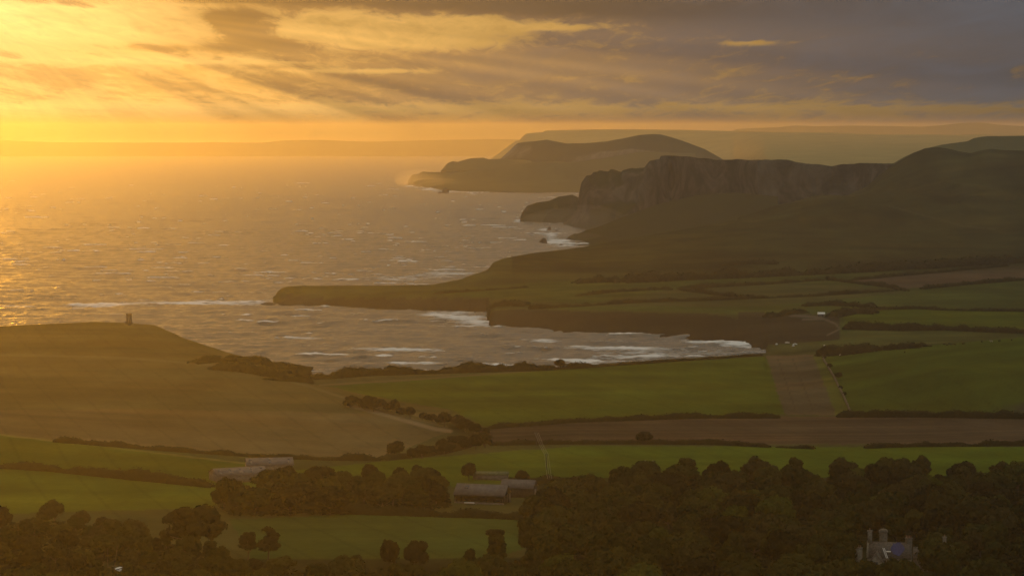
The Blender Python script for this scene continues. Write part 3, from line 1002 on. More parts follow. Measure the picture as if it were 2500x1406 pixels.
def leaf_quads(p, nrm, size, r):
    nrm = nrm + r.normal(0, 0.28, nrm.shape)
    nrm /= np.linalg.norm(nrm, axis=1, keepdims=True)
    t, b = frame_from(nrm)
    th = r.uniform(0, 6.28, len(p))[:, None]
    t2 = t * np.cos(th) + b * np.sin(th); b2 = -t * np.sin(th) + b * np.cos(th)
    s = size[:, None]
    bend = nrm * s * r.uniform(-0.35, 0.35, (len(p), 1))
    v = np.stack([p - t2 * s - b2 * s * .8, p + t2 * s - b2 * s * .8 + bend, p + t2 * s + b2 * s * .8, p - t2 * s + b2 * s * .8 + bend], 1).reshape(-1, 3)
    return v, np.arange(len(v)).reshape(-1, 4)


def blob(c, rx, ry, rz, n=9, k=5):
    ph = np.linspace(-1.35, 1.45, k); th = np.linspace(0, 2 * np.pi, n, endpoint=False)
    v = [(c[0] + rx * math.cos(p) * math.cos(t), c[1] + ry * math.cos(p) * math.sin(t), c[2] + rz * math.sin(p)) for p in ph for t in th]
    f = [(i * n + j, i * n + (j + 1) % n, (i + 1) * n + (j + 1) % n, (i + 1) * n + j) for i in range(k - 1) for j in range(n)]
    return np.array(v), np.array(f)


def tube(pts, rad, n=6):
    pts = [Vector(p) for p in pts]
    v = []; f = []
    for i, p in enumerate(pts):
        d = (pts[min(i + 1, len(pts) - 1)] - pts[max(i - 1, 0)]).normalized()
        a = d.orthogonal().normalized(); b = d.cross(a)
        for k_ in range(n):
            t = 2 * math.pi * k_ / n
            v.append(tuple(p + a * (rad[i] * math.cos(t)) + b * (rad[i] * math.sin(t))))
    for i in range(len(pts) - 1):
        for k_ in range(n):
            f.append((i * n + k_, i * n + (k_ + 1) % n, (i + 1) * n + (k_ + 1) % n, (i + 1) * n + k_))
    return np.array(v), np.array(f)


def cat(parts):
    vs_, fs, off = [], [], 0
    for v, f in parts:
        vs_.append(v); fs.append(f + off); off += len(v)
    return np.concatenate(vs_), np.concatenate(fs)


def crown(seed, R, z0, z1, nl, nleaf, leaf, flat=False, squash=1.0):
    r = np.random.default_rng(seed)
    zc = (z0 + z1) / 2; hz = (z1 - z0) / 2
    C = []; rad = []
    for i in range(nl):
        th = r.uniform(0, 6.28); cz = r.uniform(-0.55, 0.95)
        rr = math.sqrt(max(0.02, 1 - cz * cz)) * r.uniform(0.55, 1.0)
        if flat:
            C.append((R * 0.75 * rr * math.cos(th), R * 0.75 * rr * math.sin(th), zc + hz * cz * 0.75)); rad.append(R * r.uniform(0.22, 0.36))
        else:
            C.append((R * 0.72 * rr * math.cos(th), R * 0.72 * rr * math.sin(th), zc + hz * 0.70 * cz)); rad.append(min(R, hz) * r.uniform(0.16, 0.40))
    if not flat:
        C.append((0, 0, zc)); rad.append(min(R, hz) * 0.66)
    C = np.array(C); rad = np.array(rad)
    sq = np.array([1, 1, 0.42 if flat else squash])
    w = rad ** 2 / (rad ** 2).sum()
    idx = r.choice(len(rad), nleaf * 3, p=w)
    dr = r.normal(0, 1, (nleaf * 3, 3)); dr /= np.linalg.norm(dr, axis=1, keepdims=True)
    flip = (dr[:, 2] < -0.2) & (r.uniform(0, 1, len(dr)) < 0.6); dr[flip, 2] *= -1
    p = C[idx] + dr * rad[idx][:, None] * sq * (r.uniform(0.84, 1.08, (len(dr), 1)) + 0.25 * (r.uniform(0, 1, (len(dr), 1)) > .86))
    dist = np.linalg.norm((p[:, None, :] - C[None]) / sq, axis=2) / rad[None]
    dist[np.arange(len(p)), idx] = 9
    ok = dist.min(1) > 0.80
    p, dr = p[ok][:nleaf], dr[ok][:nleaf]
    parts = [leaf_quads(p, dr, leaf * r.uniform(0.4, 1.5, len(p)), r)]
    for c_, q in zip(C, rad):
        parts.append(blob(c_, q * .82, q * .82, q * .82 * sq[2], 8, 5))
    return cat(parts)


def trunk(seed, h, r0, spread):
    r = np.random.default_rng(seed)
    parts = [tube([(0, 0, -0.6), (0.05, 0, h * .25), (r.uniform(-.3, .3), r.uniform(-.3, .3), h * .6), (r.uniform(-.5, .5), r.uniform(-.5, .5), h)], [r0 * 1.25, r0, r0 * .7, r0 * .3])]
    for i in range(5):
        a = r.uniform(0, 6.28); z = h * r.uniform(.3, .65); L = spread * r.uniform(.5, .8)
        parts.append(tube([(0, 0, z), (L * .5 * math.cos(a), L * .5 * math.sin(a), z + h * .15), (L * math.cos(a), L * math.sin(a), z + h * .33)], [r0 * .5, r0 * .32, r0 * .12], 5))
    return cat(parts)


PROTO = {}


def make_proto(key, mat, seed, R, z0, z1, nl, nleaf, leaf, tr, flat=False, squash=1.0):
    cv, cf = crown(seed, R, z0, z1, nl, nleaf, leaf, flat, squash)
    tv, tf = trunk(seed + 1, z0 + (z1 - z0) * 0.55, tr, R * .9)
    me = []
    for nm, v, f, m in (("crown", cv, cf, mat), ("trunk", tv, tf, MAT['bark'])):
        o = mesh_obj(nm, v, f, m)
        me.append(o.data)
        bpy.data.objects.remove(o)
    PROTO[key] = me


# unit trees, about 12 m tall
for i in range(5):
    make_proto(('broad', i), MAT['leaf'], 100 + i * 7, 6.0 + 0.5 * i, 1.8, 12.2, 38 + 3 * i, 3600, 0.36, 0.34)
for i in range(3):
    make_proto(('dark', i), MAT['leaf_dark'], 200 + i * 7, 5.4 + 0.6 * i, 1.6, 12.0, 36 + 4 * i, 3400, 0.36, 0.34)
for i in range(2):
    make_proto(('green', i), MAT['leaf_green'], 300 + i * 7, 7.2, 1.8, 12.0, 44, 4200, 0.36, 0.36)
for i in range(2):
    make_proto(('olive', i), MAT['leaf_olive'], 340 + i * 7, 6.8, 1.6, 12.0, 44, 4200, 0.36, 0.36)
make_proto(('umbrella', 0), MAT['leaf_pine'], 410, 5.6, 8.6, 11.6, 14, 1500, 0.36, 0.26, True)
make_proto(('pine', 0), MAT['leaf_pine'], 420, 4.6, 2.2, 12.0, 26, 1900, 0.36, 0.28, True)
make_proto(('pine', 1), MAT['leaf_pine'], 425, 4.0, 1.6, 12.0, 24, 1900, 0.36, 0.28, True)
make_proto(('cedar', 0), MAT['leaf_pine'], 430, 8.2, 1.2, 12.0, 34, 4200, 0.36, 0.5, False, 0.7)
for i in range(2):
    make_proto(('slim', i), MAT['leaf'], 600 + i * 9, 3.7, 1.2, 13.5, 34, 2600, 0.34, 0.26)
for i in range(2):
    make_proto(('loose', i), MAT['leaf_olive'], 640 + i * 9, 6.4, 2.6, 12.5, 40, 1700, 0.34, 0.34)
for i in range(2):
    make_proto(('bush', i), MAT['leaf_dark'], 500 + i * 7, 5.0, 0.2, 8.0, 14, 1500, 0.42, 0.22)
NTREE = 0


def tree(key, base, h, label, group=None, name='tree', wide=1.0, rz=None, cat_='tree'):
    global NTREE
    NTREE += 1
    s = h / 12.0
    o = empty(name, base, random.uniform(0, 6.28) if rz is None else rz, label, cat_, group)
    o.scale = (s * wide * random.uniform(.82, 1.2), s * wide * random.uniform(.82, 1.2), s * random.uniform(.92, 1.12))
    o.rotation_euler = (random.uniform(-.09, .09), random.uniform(-.09, .09), o.rotation_euler[2])
    for nm, me in zip(("crown", "trunk"), PROTO[key]):
        c = bpy.data.objects.new(nm, me)
        COL.objects.link(c)
        c.parent = o
    return o


random.seed(11)
taken = []


def put(key, u, v, h, label, group=None, wide=1.0, name='tree', cat_='tree'):
    b = ground_at(u, v)
    taken.append((b.x, b.y, 3.2 * h / 12.0 * wide))
    return tree(key, b, h, label, group, name, wide, None, cat_)


# trees that can be told apart
put(('cedar', 0), 470, 1352, 19, "huge dark spreading tree with a broad dome crown at the lower left", None, 1.12)
put(('bush', 0), 958, 1384, 15, "left half of the dark twin crowned pair at the near edge of the lower meadow", None, .8)
put(('bush', 1), 1008, 1386, 17, "right half of the dark twin crowned pair at the near edge of the lower meadow", None, .75)
put(('umbrella', 0), 1205, 1352, 10, "flat topped umbrella pine standing over the lower meadow", None, 1.0, 'pine_tree', 'pine')
put(('pine', 0), 606, 1372, 12, "ragged dark pine just right of the huge spreading tree", None, 1.0, 'pine_tree', 'pine')
put(('pine', 1), 655, 1378, 14, "taller ragged dark pine with outstretched tips beside the lower meadow", None, 1.0, 'pine_tree', 'pine')
put(('dark', 2), 1573, 1084, 7, "lone low tree in the hedge of the brown ploughed field", None, 1.25)
put(('dark', 0), 1365, 902, 8.5, "round headed tree standing highest in the thicket along the bay", None, 1.3)
put(('green', 0), 1830, 1258, 12.5, "bright yellow green round tree in the middle of the wood", None, 1.25)
put(('green', 1), 1795, 1312, 12.5, "second bright green tree just below the brightest one in the wood", None, 1.0)
put(('olive', 0), 1452, 1345, 15, "tall olive green tree with a high dome in the left part of the wood", None, .85)
put(('olive', 1), 2125, 1310, 15, "pale olive tree rising behind the manor chimneys", None, 1.05)
put(('olive', 0), 2445, 1330, 14, "broad olive tree at the right edge of the wood", None, 1.1)
put(('pine', 0), 1340, 1318, 17, "tall dark pine with a bare trunk at the left end of the wood", None, 1.0, 'pine_tree', 'pine')
put(('green', 1), 1612, 1362, 11, "small yellow green tree with spiky top in the middle of the wood", None, .7)
put(('dark', 1), 1560, 1330, 17, "large dark brown tree with bare limbs below its crown in the wood", None, .9)
put(('broad', 1), 1690, 1378, 12, "rounded dome tree at the near edge of the wood below the bare limbed tree", None, 1.1)


put(('broad', 0), 2112, 1442, 9.5, "low bushy tree hiding the left front wing of the manor", None, .9)
put(('broad', 3), 2162, 1448, 9.0, "low bushy tree hiding the front door of the manor", None, .9)
put(('broad', 2), 2212, 1443, 10, "low bushy tree hiding the right front windows of the manor", None, 1.0)


def scatter(poly, spacing, keys, h0, h1, label, group, seed, v_step=4.0, u_step=12.0, avoid=(), limit=999, w0=.9, w1=1.25):
    r = random.Random(seed)
    us_ = [p[0] for p in poly]; vs_ = [p[1] for p in poly]
    cand = []
    v = min(vs_)
    while v < max(vs_):
        u = min(us_)
        while u < max(us_):
            cand.append((u + r.uniform(-u_step, u_step) * .5, v + r.uniform(-v_step, v_step) * .5))
            u += u_step
        v += v_step
    r.shuffle(cand)
    n = 0
    for (u, v) in cand:
        if n >= limit: break
        if not inside(poly, np.array([u]), np.array([v]))[0]: continue
        if any(a[0] < u < a[2] and a[1] < v < a[3] for a in avoid): continue
        b = ground_at(u, v)
        if any((b.x - x) ** 2 + (b.y - y) ** 2 < max(spacing, q + spacing * .45) ** 2 for x, y, q in taken): continue
        h = r.uniform(h0, h1)
        taken.append((b.x, b.y, 0.0))
        key = r.choice(keys)
        lb, gr = label(u, v, h, r)
        tree(key, b, h, lb, gr, 'tree', r.uniform(w0, w1))
        n += 1


BR = [('broad', i) for i in range(5)] + [('slim', 0), ('slim', 1), ('loose', 0)]; DK = [('dark', i) for i in range(3)]
HOUSE_GAP = [(2050, 1335, 2262, 1430), (2085, 1425, 2240, 1468)]


def wood_label(u, v, h, r):
    size = "tall" if h > 13.7 else ("middling" if h > 11.8 else "low")
    if u < 1480: w = "left end of the wood near the farm barns" if v < 1400 else "bottom left corner of the wood below the olive dome"
    elif v < 1215: w = "far edge of the wood, " + ("left of the bright green tree" if u < 1780 else "above the bright green tree" if u < 2050 else "beyond the manor")
    elif u < 1720: w = "middle of the wood around the bare limbed tree" if v < 1400 else "near edge of the wood below the bare limbed tree"
    elif u < 1990: w = "middle of the wood below the bright green trees" if v < 1400 else "near edge of the wood left of the manor"
    elif u < 2360: w = "wood just behind the manor" if v < 1400 else "near edge of the wood in front of the manor"
    else: w = "right end of the wood beyond the manor" if v < 1400 else "bottom right corner of the wood"
    return (size + " tree at the " + w).replace("tree at the wood", "tree in the wood"), size + " trees, " + w


scatter([(1310, 1240), (1400, 1222), (1560, 1198), (1700, 1192), (1800, 1205), (1900, 1188), (2050, 1186), (2280, 1178), (2500, 1190), (2580, 1188), (2580, 1480), (1130, 1480), (1150, 1412), (1290, 1370)],
        16.2, BR * 3 + DK * 2 + [('olive', 0), ('olive', 1), ('green', 0), ('green', 1)], 10.0, 15.5, wood_label, None, 5, avoid=HOUSE_GAP + [(1290, 1225, 1330, 1262)], w0=0.95, w1=1.3)


def edge_label(u, v, h, r):
    w = "at the left edge of the picture" if u < 130 else "well left of the huge dark tree" if u < 260 else "just left of the huge dark tree" if u < 380 else "under the huge dark tree" if u < 620 else "below the lower meadow"
    q = "first" if v < 1400 else "nearest"
    return "bushy tree, " + q + " rank of the lower left wood, " + w, "bushy trees, " + q + " ranks, " + w


scatter([(-80, 1290), (150, 1275), (330, 1320), (560, 1390), (720, 1412), (900, 1408), (1130, 1420), (1130, 1480), (-80, 1480)], 14.0, BR * 2 + DK, 6, 10,
        edge_label, None, 6, avoid=[(225, 1372, 300, 1420)], w0=1.0, w1=1.45)
scatter([(520, 1225), (560, 1190), (700, 1180), (870, 1185), (1000, 1190), (1090, 1195), (1100, 1240), (900, 1256), (560, 1262)], 15.0, BR + DK * 2, 9, 13.5,
        lambda u, v, h, r: (("dark tree in the left half" if u < 790 else "dark tree in the right half") + " of the belt left of the farm barns", "trees of the belt, " + ("left" if u < 790 else "right") + " half"),
        None, 8, limit=36, w0=1.0, w1=1.4, avoid=[(500, 1150, 650, 1216)])
BU = [('bush', 0), ('bush', 1)]
scatter([(840, 985), (960, 1005), (1060, 1030), (1165, 1052), (1160, 1062), (1000, 1022), (840, 992)], 8.5, BU + DK, 6, 10,
        lambda u, v, h, r: ("dark tree of the row below the long pale spur", "trees of the row below the spur"), None, 9, 2.0, 6.0, limit=20, w0=1.1, w1=1.6)
scatter([(950, 1118), (1050, 1108), (1130, 1086), (1190, 1062), (1185, 1095), (1100, 1112), (1000, 1124)], 9.0, BU + DK, 5, 9,
        lambda u, v, h, r: ("small dark tree in the hedge at the foot of the long spur", "trees in the hedge at the foot of the spur"), None, 10, 2.0, 6.0, limit=16, w0=1.0, w1=1.5)
for i, (u, v, h) in enumerate([(1020, 1180, 9), (1060, 1186, 8), (1145, 1172, 8), (1275, 1180, 7)]):
    put(('dark', i % 3), u, v, h, ["dark tree at the edge of the pasture just left of the farm barns", "shorter tree touching the left end of the farm barns",
                                  "round dark tree right behind the large farm barn roof", "dark tree behind the right gable of the farm barns"][i])


def hedge(pts, h, w, label, dens=9.0, leaf=0.5, seed=1, name='hedge', cat_='hedge', var=0.7, group=None, mat=None):
    r = np.random.default_rng(seed)
    P3 = []
    for (u0, v0), (u1, v1) in zip(pts[:-1], pts[1:]):
        n = max(2, int(abs(u1 - u0) / 10) + int(abs(v1 - v0) / 8))
        for i in range(n):
            t = i / n
            P3.append(np.array(ground_at(u0 + (u1 - u0) * t, v0 + (v1 - v0) * t)))
    P3.append(np.array(ground_at(*pts[-1])))
    P3 = np.array(P3)
    # even out jumps in distance along the line of sight
    for _ in range(3):
        P3[1:-1, :2] = (P3[:-2, :2] + 2 * P3[1:-1, :2] + P3[2:, :2]) / 4
    seg = np.linalg.norm(np.diff(P3[:, :2], axis=0), axis=1)
    L = np.concatenate([[0], np.cumsum(seg)])
    tot = L[-1]
    ns = max(6, int(tot / 2.5))
    s = np.linspace(0, tot, ns)
    cx = np.interp(s, L, P3[:, 0]); cy_ = np.interp(s, L, P3[:, 1])
    cz = np.array([ground_z(a, b) for a, b in zip(cx, cy_)])
    hv = h * (1 - var * 0.6 + var * 1.2 * fbm(s / 9, s * 0 + seed, 300 + seed, 3) + var * 1.3 * (fbm(s / 50, s * 0 + seed, 310 + seed, 2) - .5))
    hv *= 1 - 0.55 * sstep(fbm(s / 22, s * 0 + 7.7, 320 + seed, 2), 0.66, 0.78)
    w = w * (0.7 + .5 * fbm(s / 20, s * 0 + 2.2, 330 + seed, 2))
    hv *= np.minimum(1, 0.35 + np.minimum(s, tot - s) / (2 * h + 1e-3))
    tx = np.gradient(cx); ty = np.gradient(cy_); q = np.hypot(tx, ty) + 1e-6
    nx, ny = -ty / q, tx / q
    prof = [(-.5, -.25), (-.46, .55), (-.2, .86), (.2, .86), (.46, .55), (.5, -.25)]
    v = []
    for a, b in prof:
        jit = r.normal(0, .10, ns)
        v.append(np.stack([cx + nx * w * (a * .85 + jit), cy_ + ny * w * (a * .85 + jit), cz + hv * (b + jit * .6 * (b > 0))], -1))
    v = np.stack(v, 1).reshape(-1, 3)
    k_ = len(prof)
    f = np.array([(i * k_ + j, i * k_ + j + 1, (i + 1) * k_ + j + 1, (i + 1) * k_ + j) for i in range(ns - 1) for j in range(k_ - 1)])
    n = int(tot * dens)
    sl = r.uniform(0, tot, n); th = r.uniform(-0.15, np.pi + .15, n)
    ex, ez = np.cos(th) * .5, np.clip(np.sin(th), -.1, 1)
    rr = r.uniform(.8, 1.12, n)
    hx = np.interp(sl, s, hv)
    p = np.stack([np.interp(sl, s, cx) + np.interp(sl, s, nx * w) * ex * rr, np.interp(sl, s, cy_) + np.interp(sl, s, ny * w) * ex * rr,
                  np.interp(sl, s, cz) + hx * (0.05 + .93 * ez * rr)], -1)
    nn = np.stack([np.interp(sl, s, nx) * ex, np.interp(sl, s, ny) * ex, ez * .7 + .1], -1)
    nn /= np.linalg.norm(nn, axis=1, keepdims=True) + 1e-6
    lv, lf = leaf_quads(p, nn, leaf * r.uniform(.5, 1.2, n), r)
    c0 = np.array([cx.mean(), cy_.mean(), cz.min()])
    vv, ff = cat([(v, f), (lv, lf)])
    o = mesh_obj(name, vv - c0, ff, mat or MAT['hedge'])
    o.location = c0
    tag(o, label, cat_, group)
    return o


hedge([(1190, 1047), (1400, 1031), (1700, 1021), (1905, 1020)], 3.4, 4.0, "long dark hedge between the big green coastal field and the brown ploughed field", seed=1)
hedge([(2042, 1018), (2250, 1018), (2500, 1022), (2640, 1025)], 3.6, 4.0, "dark hedge under the dark green hill field at right, above the ploughed field", seed=2)
hedge([(1195, 1087), (1400, 1084), (1600, 1084), (1760, 1086), (1880, 1092)], 3.0, 3.5, "dark hedge along the far edge of the bright pasture, left of its gap", seed=3)
hedge([(1896, 1092), (1990, 1096)], 2.6, 4.0, "short piece of hedge by the gap at the far edge of the bright pasture", seed=4)
hedge([(2110, 1094), (2250, 1090), (2500, 1088), (2640, 1086)], 3.4, 4.0, "dark hedge along the far edge of the bright pasture at the right", seed=5)
hedge([(130, 1078), (400, 1100), (600, 1114), (700, 1120), (830, 1124), (930, 1124)], 3.6, 5.0, "long hedge between the tan stubble spur and the lit green field at left", seed=6)
hedge([(-130, 1138), (0, 1142), (120, 1149), (300, 1168), (420, 1180), (520, 1190)], 4.6, 6.0, "thick hedge crossing the green fields at the lower left", seed=7)
hedge([(930, 1124), (1050, 1112), (1130, 1094), (1190, 1068)], 5.0, 8.0, "bushy hedge climbing the valley at the foot of the long spur", seed=8)
hedge([(757, 926), (830, 922), (900, 917), (1000, 914), (1100, 911), (1200, 908), (1300, 905), (1400, 900), (1480, 894)], 6.4, 9.0, "uneven thicket of dark bushes along the near shore of the bay", 12, .6, 9, 'thicket', 'thicket', 1.0)
hedge([(1480, 894), (1600, 886), (1700, 879), (1790, 873), (1860, 868)], 2.0, 4.0, "low dark hedge on the cliff edge leading to the corner of the bay", seed=10)
hedge([(470, 888), (560, 880), (640, 890), (700, 903), (750, 922)], 6.5, 14.0, "dark scrub on the cliff side below the tower hill", 12, .65, 11, 'thicket', 'thicket', .8)
hedge([(520, 900), (620, 908), (720, 930)], 5.5, 18.0, "second band of dark scrub lower on the flank of the tower hill", 12, .65, 16, 'thicket', 'thicket', .8)
hedge([(650, 925), (700, 930), (755, 935)], 4.5, 10.0, "small dark clump of scrub where the tower hill meets the shore", 14, .6, 12, 'thicket', 'thicket', .8)
hedge([(1300, 1182), (1350, 1176), (1400, 1178), (1440, 1176)], 3.6, 5.0, "short hedge right of the farm barns, crossed by overhead wires", seed=13)
hedge([(1165, 1168), (1240, 1170), (1300, 1174)], 2.4, 4.0, "low hedge behind the farm barns at the pasture edge", seed=14)
hedge([(560, 1254), (760, 1250), (900, 1255), (1120, 1262), (1280, 1268)], 4.0, 7.0, "shaggy hedge along the top of the lower meadow", seed=15)
FAR = dict(dens=4.0, leaf=0.85)
hedge([(1290, 755), (1400, 749), (1560, 739), (1800, 731), (2000, 723), (2190, 710)], 4.0, 6.0, "longest straight hedge across the fields beyond the bay", seed=20, **FAR)
hedge([(1408, 723), (1500, 713), (1620, 707), (1642, 708)], 4.0, 6.0, "hedge among the lit fields beyond the bay, nearest the headland", seed=21, **FAR)
hedge([(1655, 706), (1850, 696), (2000, 685), (2025, 684), (2160, 701), (2215, 711)], 4.4, 7.0, "bent hedge beyond the bay that dips towards the pale brown field", seed=22, **FAR)
hedge([(1660, 708), (1760, 722), (1850, 729)], 5.0, 7.0, "slanting hedge with small trees linking two hedges beyond the bay", seed=23, **FAR)
hedge([(2075, 685), (2300, 665), (2460, 650)], 4.0, 6.0, "hedge along the far side of the pale brown field beyond the bay", seed=24, **FAR)
hedge([(2250, 706), (2400, 692), (2500, 684), (2640, 672)], 4.4, 7.0, "hedge along the near side of the pale brown field beyond the bay", seed=25, **FAR)
hedge([(2130, 757), (2240, 754), (2300, 758), (2500, 761), (2640, 762)], 3.6, 5.0, "thin hedge to the right of the white roofed shed", seed=26, **FAR)
hedge([(2060, 804), (2200, 808), (2300, 806), (2400, 810), (2500, 814), (2640, 816)], 7.0, 8.0, "tall dark hedge with trees above the grazing hill at right", seed=27, **FAR)
hedge([(2008, 866), (2060, 866), (2120, 859), (2165, 853)], 7.0, 16.0, "dense dark scrub behind the low roof at the corner of the bay", seed=28, name='thicket', cat_='thicket', var=.7, **FAR)
hedge([(2165, 854), (2260, 847)], 4.0, 8.0, "low dark hedge on the brow of the grazing hill", seed=29, **FAR)
hedge([(1870, 776), (1920, 768), (1960, 762)], 6.0, 16.0, "dark thicket left of the white roofed shed", seed=30, name='thicket', cat_='thicket', var=.7, **FAR)
hedge([(2030, 775), (2080, 764), (2140, 766)], 8.0, 18.0, "dark thicket right of the white roofed shed", seed=31, name='thicket', cat_='thicket', var=.7, **FAR)
hedge([(1960, 748), (2020, 745), (2090, 748), (2140, 756)], 6.0, 12.0, "line of scrub behind the white roofed shed", seed=32, name='thicket', cat_='thicket', var=.7, **FAR)
hedge([(1400, 692), (1480, 688), (1520, 690)], 9.0, 22.0, "isolated dark copse at the left foot of the great hill", seed=33, name='thicket', cat_='thicket', var=.9, **FAR)
hedge([(1520, 690), (1700, 682), (1900, 674), (2100, 664), (2300, 652), (2460, 642), (2640, 630)], 9.0, 24.0, "long dark belt of scrub along the foot of the great hill", dens=9.0, leaf=1.1, seed=34, name='thicket', cat_='thicket', var=.9)
hedge([(1770, 648), (1830, 644), (1900, 645)], 5.0, 14.0, "faint strip of scrub on the lower slope of the great hill", seed=35, name='thicket', cat_='thicket', var=.9, **FAR)
hedge([(1060, 718), (1150, 712), (1290, 702)], 2.6, 4.0, "thin hedge along the top of the outer headland", seed=36, **FAR)
hedge([(1200, 752), (1240, 745), (1290, 748)], 5.0, 14.0, "dark bushes on the tip of the inner headland", seed=37, name='thicket', cat_='thicket', var=.8, **FAR)
for i, (u, v, h) in enumerate([(1778, 726, 8), (1798, 728, 7), (1828, 729, 8), (2020, 685, 9)]):
    put(('bush', i % 2), u, v, h, ["leftmost of three small trees on the slanting hedge beyond the bay", "middle one of three small trees on the slanting hedge beyond the bay",
                                   "rightmost of three small trees on the slanting hedge beyond the bay", "small round tree at the bend of the hedge beyond the bay"][i])
for i, (u, v, h) in enumerate([(2013, 876, 5), (2026, 898, 6), (2046, 924, 7), (2052, 950, 4), (2062, 966, 4)]):
    put(('bush', i % 2), u, v, h, ["topmost bush on the pale wall by the plough strip", "second bush from the top on the pale wall by the plough strip",
                                   "largest bush on the pale wall by the plough strip", "fourth bush from the top on the pale wall by the plough strip",
                                   "lowest bush on the pale wall by the plough strip"][i], None, 1.1, 'bush', 'bush')


def build_undergrowth():
    r = np.random.default_rng(91)
    pts = []; nr = []
    polys = [([(1310, 1240), (1400, 1222), (1700, 1192), (1900, 1190), (2280, 1180), (2640, 1185), (2640, 1520), (1130, 1520), (1150, 1412), (1290, 1370)], 24000),
             ([(-150, 1290), (150, 1275), (330, 1320), (560, 1375), (720, 1405), (900, 1400), (1130, 1415), (1130, 1520), (-150, 1520)], 12000),
             ([(520, 1225), (560, 1195), (870, 1188), (1090, 1198), (1100, 1240), (900, 1256), (560, 1262)], 5000)]
    for poly, n in polys:
        us_ = r.uniform(min(p[0] for p in poly), max(p[0] for p in poly), n); vs_ = r.uniform(min(p[1] for p in poly), max(p[1] for p in poly), n)
        ok = inside(poly, us_, vs_) & ~((us_ > 2060) & (us_ < 2330) & (vs_ > 1340) & (vs_ < 1420)) & ~((us_ > 225) & (us_ < 300) & (vs_ > 1372) & (vs_ < 1410))
        for u, v in zip(us_[ok], vs_[ok]):
            b = ground_at(u, v)
            hh = 3.2 * float(fbm(b.x / 9, b.y / 9, 401, 3)) + .3
            pts.append((b.x, b.y, b.z + hh * r.uniform(.3, 1)))
    pts = np.array(pts)
    nn = np.tile(np.array([[0, -.2, 1.0]]), (len(pts), 1)) + r.normal(0, .3, (len(pts), 3))
    v, f = leaf_quads(pts, nn, r.uniform(.6, 1.3, len(pts)), r)
    o = mesh_obj("undergrowth", v, f, MAT['leaf_dark'])
    tag(o, "tangled undergrowth under the trees of the woods", "undergrowth", kind='stuff')


build_undergrowth()


# ------------------------------------------------------------------ buildings and small things
MAT['stone'] = simple_mat("manor_stone", (0.20, 0.18, 0.145), 0.9, 0.2, 0.3, 1.2)
MAT['stone_dark'] = simple_mat("weathered_stone", (0.13, 0.115, 0.09), 0.9, 0.2, 0.3, 1.2)
MAT['slate'] = simple_mat("stone_slates", (0.105, 0.09, 0.075), 0.85, 0.2, 0.35, 1.6)
MAT['sheet'] = simple_mat("fibre_cement_roof", (0.115, 0.10, 0.09), 0.8, 0.2, 0.2, 0.5)
MAT['timber'] = simple_mat("dark_timber", (0.045, 0.035, 0.026), 0.9, 0.1)
MAT['block'] = simple_mat("pale_blockwork", (0.15, 0.13, 0.11), 0.9, 0.1)
MAT['glass'] = simple_mat("dark_glass", (0.02, 0.022, 0.025), 0.25, 0.5)
MAT['white'] = simple_mat("white_paint", (0.80, 0.79, 0.77), 0.5, 0.4, 0.05)
MAT['tarp'] = simple_mat("blue_tarpaulin", (0.035, 0.042, 0.13), 0.6, 0.3, 0.3, 1.5)
MAT['clay'] = simple_mat("clay_pot", (0.30, 0.17, 0.11), 0.9, 0.1)
MAT['tower'] = simple_mat("tower_stone", (0.16, 0.135, 0.10), 0.9, 0.1)
MAT['wall'] = simple_mat("drystone", (0.13, 0.11, 0.08), 0.95, 0.1, 0.4, 0.8)
MAT['rubber'] = simple_mat("tyre_rubber", (0.02, 0.02, 0.02), 0.9, 0.1)
MAT['steel'] = simple_mat("steel_tube", (0.35, 0.34, 0.33), 0.5, 0.4)
MAT['rock'] = simple_mat("sea_rock", (0.06, 0.052, 0.042), 0.85, 0.2, 0.4, 0.15)
MAT['cow'] = simple_mat("dark_hide", (0.025, 0.02, 0.016), 0.9, 0.1)
MAT['pale_hide'] = simple_mat("pale_hide", (0.36, 0.33, 0.28), 0.9, 0.1)


def box(sx, sy, sz, cx=0, cy_=0, z0=0.0, taper=1.0):
    x, y = sx / 2, sy / 2
    v = [(cx - x, cy_ - y, z0), (cx + x, cy_ - y, z0), (cx + x, cy_ + y, z0), (cx - x, cy_ + y, z0)]
    v += [(cx + (a - cx) * taper, cy_ + (b - cy_) * taper, z0 + sz) for a, b, _ in v]
    f = [(3, 2, 1, 0), (4, 5, 6, 7), (0, 1, 5, 4), (1, 2, 6, 5), (2, 3, 7, 6), (3, 0, 4, 7)]
    return np.array(v), np.array(f)


def part(name, shape, mat, parent, label=None):
    o = mesh_obj(name, shape[0], shape[1], mat, parent)
    if label: o['label'] = label
    return o


def slab(a, b, c, d, th):
    """a roof plane with thickness th below it"""
    a, b, c, d = (np.array(q, float) for q in (a, b, c, d))
    n = np.cross(b - a, d - a); n /= np.linalg.norm(n)
    if n[2] < 0: n = -n
    v = np.array([a, b, c, d, a - n * th, b - n * th, c - n * th, d - n * th])
    return v, np.array([(0, 1, 2, 3), (7, 6, 5, 4), (0, 4, 5, 1), (1, 5, 6, 2), (2, 6, 7, 3), (3, 7, 4, 0)])


def gable_wall(x, w, z0, ze, zr, th, flip=1):
    """triangular top of an end wall at x"""
    y = w / 2
    v = np.array([(x, -y, ze), (x, y, ze), (x, 0, zr), (x, 0, zr), (x - th * flip, -y, ze), (x - th * flip, y, ze), (x - th * flip, 0, zr), (x - th * flip, 0, zr)])
    return v, np.array([(0, 1, 2, 3), (7, 6, 5, 4), (0, 4, 5, 1), (1, 5, 6, 2), (0, 3, 7, 4)])


